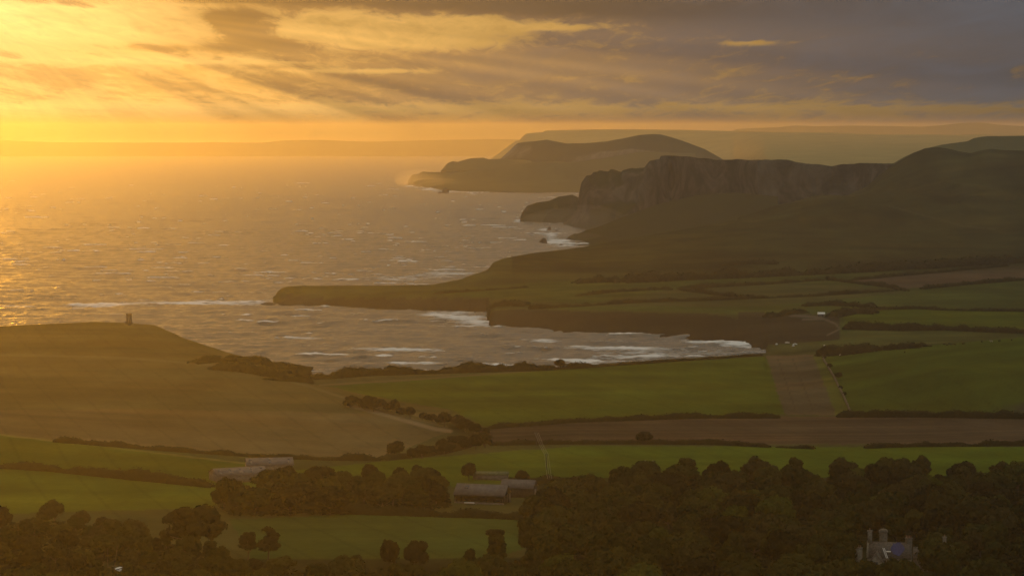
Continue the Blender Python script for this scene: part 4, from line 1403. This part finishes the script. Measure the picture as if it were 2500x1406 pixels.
def house_block(par, L, W, ze, zr, wall_m, roof_m, over=0.4, th=0.18, names=('wall', 'roof')):
    """walls as four slabs, two gable ends and two roof planes, long axis along x"""
    parts = [box(L, .4, ze, 0, -W / 2 + .2), box(L, .4, ze, 0, W / 2 - .2), box(.4, W - .82, ze, -L / 2 + .2, 0), box(.4, W - .82, ze, L / 2 - .2, 0)]
    parts += [gable_wall(L / 2 - .003, W - .01, 0, ze, zr - .05, .4), gable_wall(-L / 2 + .003, W - .01, 0, ze, zr - .05, -.4)]
    part(names[0], cat([(v + np.array([0, 0, -1.0]) * (v[:, 2:3] <= 0.0), f) for v, f in parts]), wall_m, par)
    k_ = (zr - ze) / (W / 2)
    out = []
    for s in (-1, 1):
        e = W / 2 + over
        a = (-L / 2 - over, s * e, ze - k_ * over + .1); b = (L / 2 + over, s * e, ze - k_ * over + .1)
        c = (L / 2 + over, s * 0.01, zr + .1); d = (-L / 2 - over, s * 0.01, zr + .1)
        out.append(part(names[1], slab(a, b, c, d, th), roof_m, par))
    return out, k_


def window(par, x, y, z, w, h, face='y', s=-1, frame_m=None):
    """pane set in a frame that stands a little proud of the wall"""
    d = .06
    fm = frame_m or MAT['stone']
    if face == 'y':
        bars = [box(w + .3, d, .14, x, y + s * d / 2, z - .14), box(w + .3, d, .14, x, y + s * d / 2, z + h), box(.14, d, h, x - w / 2 - .07, y + s * d / 2, z), box(.14, d, h, x + w / 2 + .07, y + s * d / 2, z)]
        pane = box(w, .02, h, x, y + s * .016, z)
    else:
        bars = [box(d, w + .3, .14, x + s * d / 2, y, z - .14), box(d, w + .3, .14, x + s * d / 2, y, z + h), box(d, .14, h, x + s * d / 2, y - w / 2 - .07, z), box(d, .14, h, x + s * d / 2, y + w / 2 + .07, z)]
        pane = box(.02, w, h, x + s * .016, y, z)
    o = part('window', cat(bars), fm, par)
    part('pane', pane, MAT['glass'], o)


# ---- farm barns
b = ground_at(1178, 1226)
barn = empty('barn', b, math.radians(-14), "large farm barn with a long pale roof and open dark front", "barn")
L, W, ze, zr = 24.0, 13.0, 4.6, 8.6
parts = [box(L, .4, 2.0, 0, -W / 2 + .2, -1.0), box(L, .4, ze + 1, 0, W / 2 - .2, -1.0), box(.4, W - .82, ze + 1, -L / 2 + .2, 0, -1.0)]
part('wall', cat(parts), MAT['block'], barn)
part('lintel_board', box(L, .3, 1.5, 0, -W / 2 + .16, ze - 1.5), MAT['timber'], barn)
for i in range(7):
    part('post', box(.3, .3, ze - 2.5, -L / 2 + 1.2 + i * (L - 2.4) / 6, -W / 2 + .2, 1.0), MAT['timber'], barn)
part('gable_board', gable_wall(L / 2 - .003, W, 0, ze - .5, zr - .05, .3), MAT['timber'], barn)
part('gable_board', gable_wall(-L / 2 + .003, W, 0, ze, zr - .05, -.3), MAT['timber'], barn)
for i in range(5):
    part('post', box(.3, .3, ze + .4, L / 2 - .2, -W / 2 + .2 + i * (W - .4) / 4, -.9), MAT['timber'], barn)
kk = (zr - ze) / (W / 2)
for s in (-1, 1):
    rf = part('roof', slab((-L / 2 - .5, s * (W / 2 + .5), ze - kk * .5 + .1), (L / 2 + .5, s * (W / 2 + .5), ze - kk * .5 + .1), (L / 2 + .5, s * .01, zr + .1), (-L / 2 - .5, s * .01, zr + .1), .16), MAT['sheet'], barn)
    if s < 0:
        for x in (-8.0, -7.0):
            y = -2.3
            z = zr - kk * 2.3 + .14
            part('skylight', slab((x, y - .8, z - kk * .8 + .02), (x + .9, y - .8, z - kk * .8 + .02), (x + .9, y + .8, z + kk * .8 + .02), (x, y + .8, z + kk * .8 + .02), .04), MAT['glass'], rf)
b = ground_at(1262, 1216)
barn2 = empty('barn', b + Vector((1.0, 8.0, 0)), math.radians(-14), "smaller farm barn with a dark gable at the right of the large barn", "barn")
house_block(barn2, 16.0, 10.0, 4.6, 7.8, MAT['timber'], MAT['sheet'], .4, .16, ('boarding', 'roof'))
part('door', box(.12, 3.4, 3.6, 8.07, 0, 0), MAT['block'], barn2)
b = ground_at(1198, 1172)
barn3 = empty('shed', b + Vector((0, 4, 0)), math.radians(-4), "long low shed with a mossy roof behind the large farm barn", "shed")
house_block(barn3, 18.0, 6.0, 2.6, 4.0, MAT['block'], simple_mat("mossy_roof", (0.11, 0.11, 0.05), 0.9), .3, .12)
# ---- barn with rooflights, lower left
for (u, v, dy, rz, L, lab, n) in ((582, 1172, 0, 22, 26.0, "wide barn roof with rows of dark skylights among the trees at left", 10),
                                  (655, 1150, 4, 10, 24.0, "second grey barn roof behind the barn with rows of skylights", 6)):
    b = ground_at(u, v) + Vector((0, dy, 0))
    bb = empty('barn', b, math.radians(rz), lab, "barn")
    rfs, kk = house_block(bb, L, 18.0, 4.0, 6.6, MAT['block'], MAT['sheet'], .5, .16)
    for i in range(n):
        x = -L / 2 + 2 + (i % (n // 2)) * (L - 4) / (n // 2 - 1) - .5
        y = -2.6 if i < n // 2 else -6.2
        z = 6.6 - kk * abs(y) + .14
        part('skylight', slab((x, y - .9, z - kk * .9), (x + 1.1, y - .9, z - kk * .9), (x + 1.1, y + .9, z + kk * .9), (x, y + .9, z + kk * .9), .04), MAT['glass'], rfs[0])

# ---- the manor
b = ground_at(2172, 1402)
man = empty('manor_house', b, math.radians(-12), "grey stone manor with tall chimneys and a blue tarpaulin on its roof, half hidden", "house")
rfs, kk = house_block(man, 15.0, 8.4, 6.6, 11.4, MAT['stone'], MAT['slate'], .25, .22)
for x in (-5.0, -1.5, 2.0, 5.2):
    for z in (1.0, 4.2):
        window(man, x, -4.2, z, 1.1, 1.5)
window(man, -7.5, 0, 5.2, 1.2, 1.6, 'x', -1)
window(man, 7.5, 0, 5.2, 1.2, 1.6, 'x', 1)
# coping stones on the left gable
kl = math.hypot(4.2, 4.8)
for s in (-1, 1):
    part('coping', slab((-7.85, s * 4.5, 6.55), (-7.2, s * 4.5, 6.55), (-7.2, s * .02, 11.75), (-7.85, s * .02, 11.75), .25), MAT['stone'], man)


def chimney(par, x, y, z0, w, dpt, h, pots, mat, dome=False):
    st = [box(w, dpt, h, x, y, z0), box(w + .3, dpt + .3, .28, x, y, z0 + h)]
    o = part('chimney', cat(st), mat, par)
    if dome:
        rings = [(1.0, 0), (.96, .35), (.8, .7), (.45, .95), (.1, 1.05)]
        v = []
        for q, z in rings:
            for k_ in range(12):
                t = 2 * math.pi * k_ / 12
                v.append((x + (w / 2 + .35) * q * math.cos(t), y + (dpt / 2 + .35) * q * math.sin(t), z0 + h + .285 + z))
        f = [(i * 12 + k_, i * 12 + (k_ + 1) % 12, (i + 1) * 12 + (k_ + 1) % 12, (i + 1) * 12 + k_) for i in range(4) for k_ in range(12)]
        part('dome_cap', (np.array(v), np.array(f)), mat, o)
        part('finial', tube([(x, y, z0 + h + 1.2), (x, y, z0 + h + 1.9)], [.12, .05], 6), mat, o)
    for i in range(pots):
        px_ = x + (i - (pots - 1) / 2) * (w / max(pots, 1)) * .85
        part('chimney_pot', tube([(px_, y, z0 + h + .285), (px_, y, z0 + h + .6), (px_, y, z0 + h + 1.1)], [.17, .13, .16], 8), MAT['clay'], o)
    return o


chimney(man, -6.9, 0, 10.6, 1.5, 1.3, 4.4, 1, MAT['stone'])
chimney(man, -2.4, 3.6, 8.2, 2.7, 2.3, 6.0, 0, MAT['stone_dark'], True)
chimney(man, 6.6, 0.4, 10.2, 2.4, 1.3, 2.6, 4, MAT['stone_dark'])
chimney(man, -10.6, -2.0, 0.0, 2.3, 1.4, 9.2, 3, MAT['stone'])
# front wing with its own gable towards us
wing = empty('wing_pivot', (0, 0, 0))
bpy.data.objects.remove(wing)
wv = []
part('front_wing', cat([box(5.6, .4, 5.6, -4.2, -8.6, -1), box(.4, 4.6, 5.6, -6.8, -6.4, -1), box(.4, 4.6, 5.6, -1.6, -6.4, -1),
                        (np.array([(-7.0, -8.8, 4.6), (-1.4, -8.8, 4.6), (-4.2, -8.8, 8.6), (-4.2, -8.8, 8.6), (-7.0, -8.4, 4.6), (-1.4, -8.4, 4.6), (-4.2, -8.4, 8.6), (-4.2, -8.4, 8.6)]),
                         np.array([(0, 1, 2, 3), (7, 6, 5, 4), (1, 5, 6, 2), (0, 3, 7, 4)]))]), MAT['stone'], man)
for s in (-1, 1):
    part('wing_roof', slab((-4.2 + s * 3.1, -9.0, 4.5), (-4.2 + s * 3.1, -1.2, 4.5), (-4.2 + s * .01, -1.2, 8.85), (-4.2 + s * .01, -9.0, 8.85), .2), MAT['slate'], man)
window(man, -4.2, -8.8, 1.2, 1.3, 1.5)
window(man, -4.2, -8.8, 4.4, 1.1, 1.4)
# tarpaulin lying on the slates, rumpled
tv = []
r_ = np.random.default_rng(5)
for i in range(11):
    for j in range(10):
        fx, fy = i / 10 * 2 - 1, j / 9 * 2 - 1
        k_ = math.sqrt(1 - .42 * fy * fy); k2 = math.sqrt(1 - .42 * fx * fx)
        x = 2.9 + 2.2 * fx * k_ * (1 + .12 * math.sin(3 * fy + 1)); y = -2.1 + 1.75 * fy * k2 * (1 + .10 * math.sin(4 * fx))
        tv.append((x, y, 11.5 - kk * abs(y) + .22 + r_.uniform(0, .34)))
tf = [(i * 10 + j, (i + 1) * 10 + j, (i + 1) * 10 + j + 1, i * 10 + j + 1) for i in range(10) for j in range(9)]
t_ = mesh_obj('tarpaulin', tv, np.array(tf), MAT['tarp'])
t_.matrix_world = Matrix.Translation(b) @ Matrix.Rotation(math.radians(-12), 4, 'Z')
tag(t_, "crumpled blue tarpaulin spread over the manor roof", "tarpaulin")
sh = mesh_obj('plastic_sheet', *box(1.6, 1.1, .25, -.2, -3.0, 11.5 - kk * 3.0 + .45), MAT['white'])
sh.matrix_world = Matrix.Translation(b) @ Matrix.Rotation(math.radians(-12), 4, 'Z')
tag(sh, "small crumpled white sheet beside the blue tarpaulin on the manor roof", "plastic sheet")
lad = [tube([(-.9 + q, -4.6, 6.55), (-2.3 + q, -1.9, 9.6)], [.09, .09], 5) for q in (0, .55)] + [tube([(-.9 - 1.4 * t, -4.6 + 2.7 * t, 6.55 + 3.05 * t), (-.35 - 1.4 * t, -4.6 + 2.7 * t, 6.55 + 3.05 * t)], [.05, .05], 5) for t in np.linspace(.05, .95, 9)]
ld = mesh_obj('ladder', *cat(lad), MAT['white'])
ld.matrix_world = Matrix.Translation(b) @ Matrix.Rotation(math.radians(-12), 4, 'Z')
tag(ld, "pale roof ladder lying on the slates of the manor", "ladder")
# a lower range to the right and a small outlying chimney
b2 = ground_at(2262, 1392)
low = empty('cottage', b2, math.radians(-12), "low stone range with a sloping slate roof at the right end of the manor", "house")
house_block(low, 9.0, 6.5, 4.6, 8.2, MAT['stone_dark'], MAT['slate'], .25, .2)
window(low, 0, -3.25, 1.4, 1.0, 1.4)
b3 = ground_at(2306, 1376)
lod = empty('cottage', b3, math.radians(8), "hidden cottage of which a pale chimney stands above the trees right of the manor", "house")
house_block(lod, 8.0, 6.0, 3.6, 6.6, MAT['stone'], MAT['slate'], .25, .2)
chimney(lod, 0, 0, 6.2, 1.1, 1.0, 3.4, 1, MAT['stone'])

# ---- the tower on the cliff hill
b = ground_at(315, 793)
tw = empty('tower', b + Vector((0, 0, -.3)), 0, "round stone tower with a see-through window on the crest of the cliff hill", "tower")
dirv = math.atan2(-b.y, -b.x)


def ring_wall(r0, r1, z0, z1, n=24, gaps=()):
    """hollow drum; gaps are (segment set, z low, z high)"""
    zs = sorted(set([z0, z1] + [g[1] for g in gaps] + [g[2] for g in gaps]))
    v = []; f = []
    for z in zs:
        for r_ in (r0, r1):
            for k_ in range(n):
                t = dirv + 2 * math.pi * (k_ - .5) / n
                v.append((r_ * math.cos(t), r_ * math.sin(t), z))
    def I(iz, ir, k_): return iz * 2 * n + ir * n + k_ % n
    def solid(iz, k_):
        if iz < 0 or iz >= len(zs) - 1: return False
        return not any((k_ % n) in g[0] and zs[iz] >= g[1] and zs[iz + 1] <= g[2] for g in gaps)
    for iz in range(len(zs) - 1):
        for k_ in range(n):
            if not solid(iz, k_): continue
            f += [(I(iz, 1, k_), I(iz, 1, k_ + 1), I(iz + 1, 1, k_ + 1), I(iz + 1, 1, k_)), (I(iz, 0, k_ + 1), I(iz, 0, k_), I(iz + 1, 0, k_), I(iz + 1, 0, k_ + 1))]
            if not solid(iz + 1, k_): f.append((I(iz + 1, 0, k_), I(iz + 1, 1, k_), I(iz + 1, 1, k_ + 1), I(iz + 1, 0, k_ + 1)))
            if not solid(iz - 1, k_): f.append((I(iz, 1, k_), I(iz, 0, k_), I(iz, 0, k_ + 1), I(iz, 1, k_ + 1)))
            if not solid(iz, k_ + 1): f.append((I(iz, 1, k_ + 1), I(iz, 0, k_ + 1), I(iz + 1, 0, k_ + 1), I(iz + 1, 1, k_ + 1)))
            if not solid(iz, k_ - 1): f.append((I(iz, 0, k_), I(iz, 1, k_), I(iz + 1, 1, k_), I(iz + 1, 0, k_)))
    return np.array(v), np.array(f)


part('wall', ring_wall(2.2, 2.75, 0.0, 9.6, 20, [({0, 10}, 5.4, 7.6), ({5, 15}, 5.4, 7.4)]), MAT['tower'], tw)
part('cornice', ring_wall(2.1, 3.15, 9.6, 10.0, 24), MAT['tower'], tw)
part('parapet', ring_wall(2.75, 3.05, 10.0, 11.4, 24), MAT['tower'], tw)
part('base', ring_wall(2.75, 4.6, -.4, .5, 24), MAT['tower'], tw)
for k_ in range(12):
    t = dirv + 2 * math.pi * (k_ + .5) / 12
    x, y = 3.5 * math.cos(t), 3.5 * math.sin(t)
    part('column', tube([(x, y, .5), (x, y, 1.6), (x, y, 3.2)], [.24, .22, .2], 8), MAT['tower'], tw)
part('colonnade_ring', ring_wall(2.76, 3.85, 3.2, 3.75, 24), MAT['tower'], tw)
wl = [np.array(ground_at(u, v)) for u, v in ((318, 794), (324, 795), (330, 796))]

# ---- drystone wall on the edge of the plough strip
wp = [np.array(ground_at(u, v)) for u, v in ((2008, 872), (2018, 890), (2030, 912), (2045, 940), (2058, 965), (2068, 988), (2077, 1008))]
wp = np.array(wp)
seg_l = np.concatenate([[0], np.cumsum(np.linalg.norm(np.diff(wp[:, :2], axis=0), axis=1))])
sw = empty('stone_wall', wp[0], 0, "pale drystone wall running down the right side of the plough strip", "wall")
r_ = random.Random(4)
npan = int(seg_l[-1] / 3.0)
for i in range(npan):
    s0, s1 = seg_l[-1] * i / npan, seg_l[-1] * (i + .97) / npan
    a = Vector((np.interp(s0, seg_l, wp[:, 0]), np.interp(s0, seg_l, wp[:, 1]), 0)); c = Vector((np.interp(s1, seg_l, wp[:, 0]), np.interp(s1, seg_l, wp[:, 1]), 0))
    a.z, c.z = ground_z(a.x, a.y), ground_z(c.x, c.y)
    hh = r_.uniform(1.2, 2.0)
    d = (c - a).normalized(); n = Vector((-d.y, d.x, 0)).normalized() * r_.uniform(.45, .7)
    o0 = Vector(wp[0])
    v = [a - n - o0 - Vector((0, 0, .5)), c - n - o0 - Vector((0, 0, .5)), c + n - o0 - Vector((0, 0, .5)), a + n - o0 - Vector((0, 0, .5)),
         a - n * .6 - o0 + Vector((0, 0, hh)), c - n * .6 - o0 + Vector((0, 0, hh)), c + n * .6 - o0 + Vector((0, 0, hh)), a + n * .6 - o0 + Vector((0, 0, hh))]
    part('wall_length', (np.array([tuple(q) for q in v]), box(1, 1, 1)[1]), MAT['wall'], sw)

# ---- buildings round the bay
b = ground_at(2005, 772)
ws = empty('shed', b, math.radians(-6), "small shed with a bright white roof among scrub beyond the bay", "shed")
house_block(ws, 7.4, 5.0, 2.4, 4.2, MAT['block'], MAT['white'], .3, .12)
part('door', box(1.2, .1, 2.0, 1.5, -2.56, 0), MAT['timber'], ws)
b = ground_at(2020, 772)
ws2 = empty('shed', b + Vector((2, 4, 0)), math.radians(-6), "little stone shed close beside the white roofed shed", "shed")
house_block(ws2, 4.0, 3.6, 2.0, 3.2, MAT['block'], MAT['slate'], .3, .12)
b = ground_at(2072, 864)
lr = empty('shed', b, math.radians(3), "long low dark roofed building in the scrub at the corner of the bay", "shed")
house_block(lr, 13.0, 6.0, 2.4, 4.4, MAT['timber'], MAT['sheet'], .4, .14)


def car_meshes():
    body = cat([box(4.2, 1.75, .55, 0, 0, .38, .97), box(2.5, 1.55, .55, -.15, 0, .93, .78)])
    glass = cat([box(2.2, 1.57, .32, -.15, 0, 1.0, .86)])
    wh = []
    for x in (-1.3, 1.3):
        for y in (-.82, .82):
            wh.append(tube([(x, y - .1, .33), (x, y + .1, .33)], [.33, .33], 12))
    return body, glass, wh


CB, CG, CW = car_meshes()


def car(u, v, rz, label, mat=None):
    b = ground_at(u, v)
    o = empty('parked_car', b, rz, label, "car")
    part('body', CB, mat or MAT['white'], o)
    part('windows', CG, MAT['glass'], o)
    for w_ in CW:
        part('wheel', w_, MAT['rubber'], o)


car(1896, 842, 1.3, "leftmost white car parked at the corner of the bay")
car(1922, 838, .3, "white car parked highest at the corner of the bay")
car(1937, 846, 1.2, "lower one of two white cars close together by the bay")
car(1941, 842, .2, "upper one of two white cars close together by the bay")
car(2013, 846, 1.4, "white car parked at the top of the drystone wall")
car(2055, 868, .5, "white car in front of the long low dark roof by the bay")
car(1297, 1219, 1.2, "upper white car right of the farm barns")
car(1292, 1228, .3, "lower white car right of the farm barns")
car(272, 1400, 1.2, "left one of three white cars in the lower left wood")
car(283, 1397, .9, "middle one of three white cars in the lower left wood")
car(292, 1394, 1.1, "right one of three white cars in the lower left wood")
b = ground_at(1146, 1232)
tr = empty('trailer', b, math.radians(-10), "white flatbed trailer parked in front of the farm barns", "trailer")
part('deck', box(4.6, 1.9, .25, 0, 0, .8), MAT['white'], tr)
part('side_board', box(4.6, .08, .55, 0, -.99, .9), MAT['white'], tr)
part('drawbar', tube([(2.3, 0, .85), (3.4, 0, .5)], [.07, .05], 5), MAT['steel'], tr)
for x in (-.6, .6):
    for y in (-.85, .85):
        part('wheel', tube([(x, y - .12, .4), (x, y + .12, .4)], [.4, .4], 12), MAT['rubber'], tr)


def pole(u, v, h, label, arm=True, lean=0.0, group=None):
    b = ground_at(u, v)
    o = empty('utility_pole', b, 0, label, "pole", group)
    part('pole', tube([(0, 0, -.6), (lean * .5, 0, h * .5), (lean, 0, h)], [.2, .17, .13], 8), MAT['bark'], o)
    if arm:
        part('cross_arm', box(2.4, .16, .18, lean, 0, h - .7), MAT['bark'], o)
        for q in (-1.0, 0, 1.0):
            part('insulator', tube([(lean + q, 0, h - .52), (lean + q, 0, h - .3)], [.07, .05], 6), MAT['glass'], o)
    return b


p1 = pole(1310, 1089, 8.5, "wooden pole on the far edge of the bright pasture")
p2 = pole(1334, 1146, 8.5, "wooden pole standing in the bright pasture")
p3 = pole(1342, 1212, 9.0, "wooden pole right of the farm barns")
pole(771, 912, 7.0, "lone thin pole on the shore at the foot of the tower hill", False)
pole(263, 1398, 9.0, "upright bare pole in the lower left wood", False)
pole(277, 1400, 10.0, "leaning bare pole in the lower left wood", False, 1.4)
wires = empty('power_line', p1, 0, "three overhead wires sagging from pole to pole across the bright pasture", "wires")
for q in (-1.0, 0, 1.0):
    pts = []
    for a, c, h0, h1 in ((p1, p2, 8.2, 8.2), (p2, p3, 8.2, 8.7)):
        for t in np.linspace(0, 1, 9):
            pts.append(tuple((1 - t) * (a + Vector((q, 0, h0))) + t * (c + Vector((q, 0, h1))) - Vector((0, 0, 2.0 * 4 * t * (1 - t) * .5)) - p1))
    part('wire', tube(pts, [.035] * len(pts), 4), MAT['steel'], wires)


def beast_mesh(L=2.2, h=1.4, fat=.42):
    """one continuous lofted body with neck and lowered or level head, plus legs and tail"""
    def ring(c, rx, rz, dirx, n=8):
        c = Vector(c); d = Vector(dirx).normalized(); up = Vector((0, 0, 1)); side = d.cross(up).normalized(); u2 = side.cross(d)
        return [tuple(c + side * (rx * math.cos(2 * math.pi * k_ / n)) + u2 * (rz * math.sin(2 * math.pi * k_ / n))) for k_ in range(n)]
    bz = h * .68
    sp = [((-L * .5, 0, bz + .02), .05, .08), ((-L * .47, 0, bz), fat * .7, fat * .75), ((-L * .3, 0, bz), fat, fat), ((0, 0, bz - .05), fat * 1.08, fat * 1.05), ((L * .25, 0, bz), fat * .95, fat),
          ((L * .36, 0, bz + .1), fat * .6, fat * .72), ((L * .46, 0, bz + .18), fat * .4, fat * .5), ((L * .56, 0, bz + .22), fat * .42, fat * .42), ((L * .68, 0, bz + .05), fat * .28, fat * .28), ((L * .74, 0, bz - .02), .04, .04)]
    v = []
    for c, rx, rz in sp: v += ring(c, rx, rz, (1, 0, 0))
    f = [(i * 8 + k_, i * 8 + (k_ + 1) % 8, (i + 1) * 8 + (k_ + 1) % 8, (i + 1) * 8 + k_) for i in range(len(sp) - 1) for k_ in range(8)]
    parts = [(np.array(v), np.array(f))]
    for x, kx in ((-L * .38, -.10), (L * .28, .03)):
        for y in (-fat * .6, fat * .6):
            parts.append(tube([(x, y, bz - .1), (x + kx, y, h * .32), (x - kx * .3, y, h * .16), (x, y, 0)], [fat * .34, .11, .075, .09], 6))
    parts.append(tube([(-L * .49, 0, bz + .2), (-L * .56, 0, bz - .1), (-L * .55, 0, bz - .55)], [.05, .035, .05], 5))
    for y in (-1, 1):
        parts.append(tube([(L * .53, y * fat * .35, bz + .38), (L * .52, y * fat * .75, bz + .42)], [.07, .02], 5))
    return cat(parts)


COW = beast_mesh(); SHEEP = beast_mesh(1.25, .85, .33)
cows = [(2209, 860, 1.1, 0, "dark cow grazing alone low on the hill field at right"), (2272, 846, .2, 0, "dark cow by the end of the low hedge on the brow"), (2306, 842, 2.9, 0, "leftmost cow of the huddle on the brow of the grazing hill"),
        (2313, 843, .5, 0, "lowest cow of the huddle on the brow of the grazing hill"), (2317, 840, 1.9, 0, "topmost cow of the huddle on the brow of the grazing hill"), (2323, 842, .3, 0, "cow just right of the middle of the huddle on the brow"),
        (2331, 842, 2.4, 0, "rightmost cow of the huddle on the brow of the grazing hill"), (2352, 840, .1, 0, "dark cow a little right of the huddle on the brow"), (2397, 835, 1.7, 0, "dark cow just left of the pale cow on the brow"),
        (2420, 834, 2.6, 1, "pale cow standing among dark cows on the brow of the grazing hill"), (2440, 833, .4, 0, "dark cow just right of the pale cow on the brow"), (2470, 831, 1.0, 0, "dark cow farthest right on the brow of the grazing hill")]
for u, v, rz, pale, lab in cows:
    o = mesh_obj('cow', COW[0], COW[1], MAT['pale_hide'] if pale else MAT['cow'], None, True)
    o.location = ground_at(u, v + 1.0); o.rotation_euler = (0, 0, rz)
    tag(o, lab, "cow")
for u, v, rz, lab in ((1573, 1128, .6, "left one of two white sheep in the bright pasture"), (1595, 1128, 2.2, "right one of two white sheep in the bright pasture")):
    o = mesh_obj('sheep', SHEEP[0], SHEEP[1], MAT['pale_hide'], None, True)
    o.location = ground_at(u, v); o.rotation_euler = (0, 0, rz)
    tag(o, lab, "sheep")


def sea_rock(u, v, w, h, label, seed, peak=.3):
    d = H * F / (v - VH)
    bm = bmesh.new()
    bmesh.ops.create_icosphere(bm, subdivisions=3, radius=1.0)
    r = np.random.default_rng(seed)
    for q in bm.verts:
        c = q.co
        k_ = 1.0 + 0.55 * (float(fbm(c.x * 2 + 5 + seed, c.y * 2 + c.z * 1.7, seed, 4)) - .5)
        c *= k_
        c.z = c.z if c.z > 0 else c.z * .3
        c.x += c.z * peak
        c.x *= w / 2; c.y *= w / 2.4; c.z *= h * (1.0 - .3 * abs(c.x) / (w / 2))
    me = bpy.data.meshes.new('sea_rock'); bm.to_mesh(me); bm.free()
    me.materials.append(MAT['rock'])
    o = bpy.data.objects.new('sea_rock', me); COL.objects.link(o)
    o.location = (d * (u - 1250) / F, d, -1.0)
    tag(o, label, "rock")


sea_rock(1325, 593, 16, 11, "blocky dark sea rock standing clear off the undercliff", 1)
sea_rock(1339, 563, 10, 11, "pointed rock in the surf at the foot of the long cliff", 2, .6)
sea_rock(1358, 566, 12, 5, "low rock just right of the pointed rock in the surf", 5, .2)
sea_rock(1369, 599, 9, 4, "small low rock in the foam below the undercliff", 3)
sea_rock(1386, 586, 14, 5, "flat ledge of rock at the toe of the undercliff", 6, .1)
sea_rock(1085, 471, 26, 22, "tall sea stack off the far headland", 4, .5)
sea_rock(1073, 472, 12, 8, "little rock just left of the tall sea stack", 7, .2)
sea_rock(654, 741, 22, 3, "flat ledge of rock off the tip of the outer headland", 8, .1)
print("TREES", NTREE)


# ------------------------------------------------------------------ haze
def build_haze():
    m, nt, out = new_mat("haze_air")
    v = nt.nodes.new('ShaderNodeVolumePrincipled')
    v.inputs['Color'].default_value = (0.95, 0.93, 0.90, 1)
    v.inputs['Density'].default_value = HAZE
    v.inputs['Anisotropy'].default_value = 0.70
    nt.links.new(v.outputs[0], out.inputs['Volume'])
    x0, x1, y0, y1, z0, z1 = -16000, 16000, -600, 25500, -7.0, 300.0
    vs_ = [(x, y, z) for x in (x0, x1) for y in (y0, y1) for z in (z0, z1)]
    fs = [(0, 1, 3, 2), (4, 6, 7, 5), (0, 4, 5, 1), (2, 3, 7, 6), (0, 2, 6, 4), (1, 5, 7, 3)]
    o = mesh_obj("haze", vs_, fs, m)
    tag(o, kind='stuff')


HAZE = 4.4e-5


def build_spray():
    m, nt, out = new_mat("spray_mist")
    v = nt.nodes.new('ShaderNodeVolumePrincipled')
    v.inputs['Color'].default_value = (0.97, 0.96, 0.94, 1)
    v.inputs['Density'].default_value = SPRAY
    v.inputs['Anisotropy'].default_value = 0.65
    nt.links.new(v.outputs[0], out.inputs['Volume'])
    parts = []
    for (u, vv, d, a, b, c) in ((1395, 575, 5060, 110, 130, 34), (1430, 570, 5070, 90, 100, 38), (1460, 562, 5085, 80, 90, 30), (1365, 572, 5120, 70, 120, 24), (1350, 572, 4900, 60, 110, 14),
                                (1020, 450, 9800, 100, 160, 40), (1035, 455, 9500, 120, 130, 32), (1060, 460, 9300, 120, 110, 24), (1085, 462, 9150, 110, 90, 16),
                                (1300, 541, 5690, 90, 50, 12), (1385, 590, 4680, 70, 60, 12)):
        parts.append(((d * (u - 1250) / F, d, c * .55), a, b, c))
    vs_, fs = [], []
    off = 0
    for c0, a, b, c in parts:
        bm = bmesh.new()
        bmesh.ops.create_icosphere(bm, subdivisions=3, radius=1.0)
        vs_ += [(c0[0] + q.co.x * a, c0[1] + q.co.y * b, max(c0[2] + q.co.z * c, -3.0)) for q in bm.verts]
        fs += [[w_.index + off for w_ in f.verts] for f in bm.faces]
        off += len(bm.verts)
        bm.free()
    o = mesh_obj("sea_spray", vs_, fs, m)
    tag(o, "golden sea spray hanging at the foot of the cliffs", "spray", kind='stuff')


SPRAY = 6.5e-4
build_spray()
build_haze()
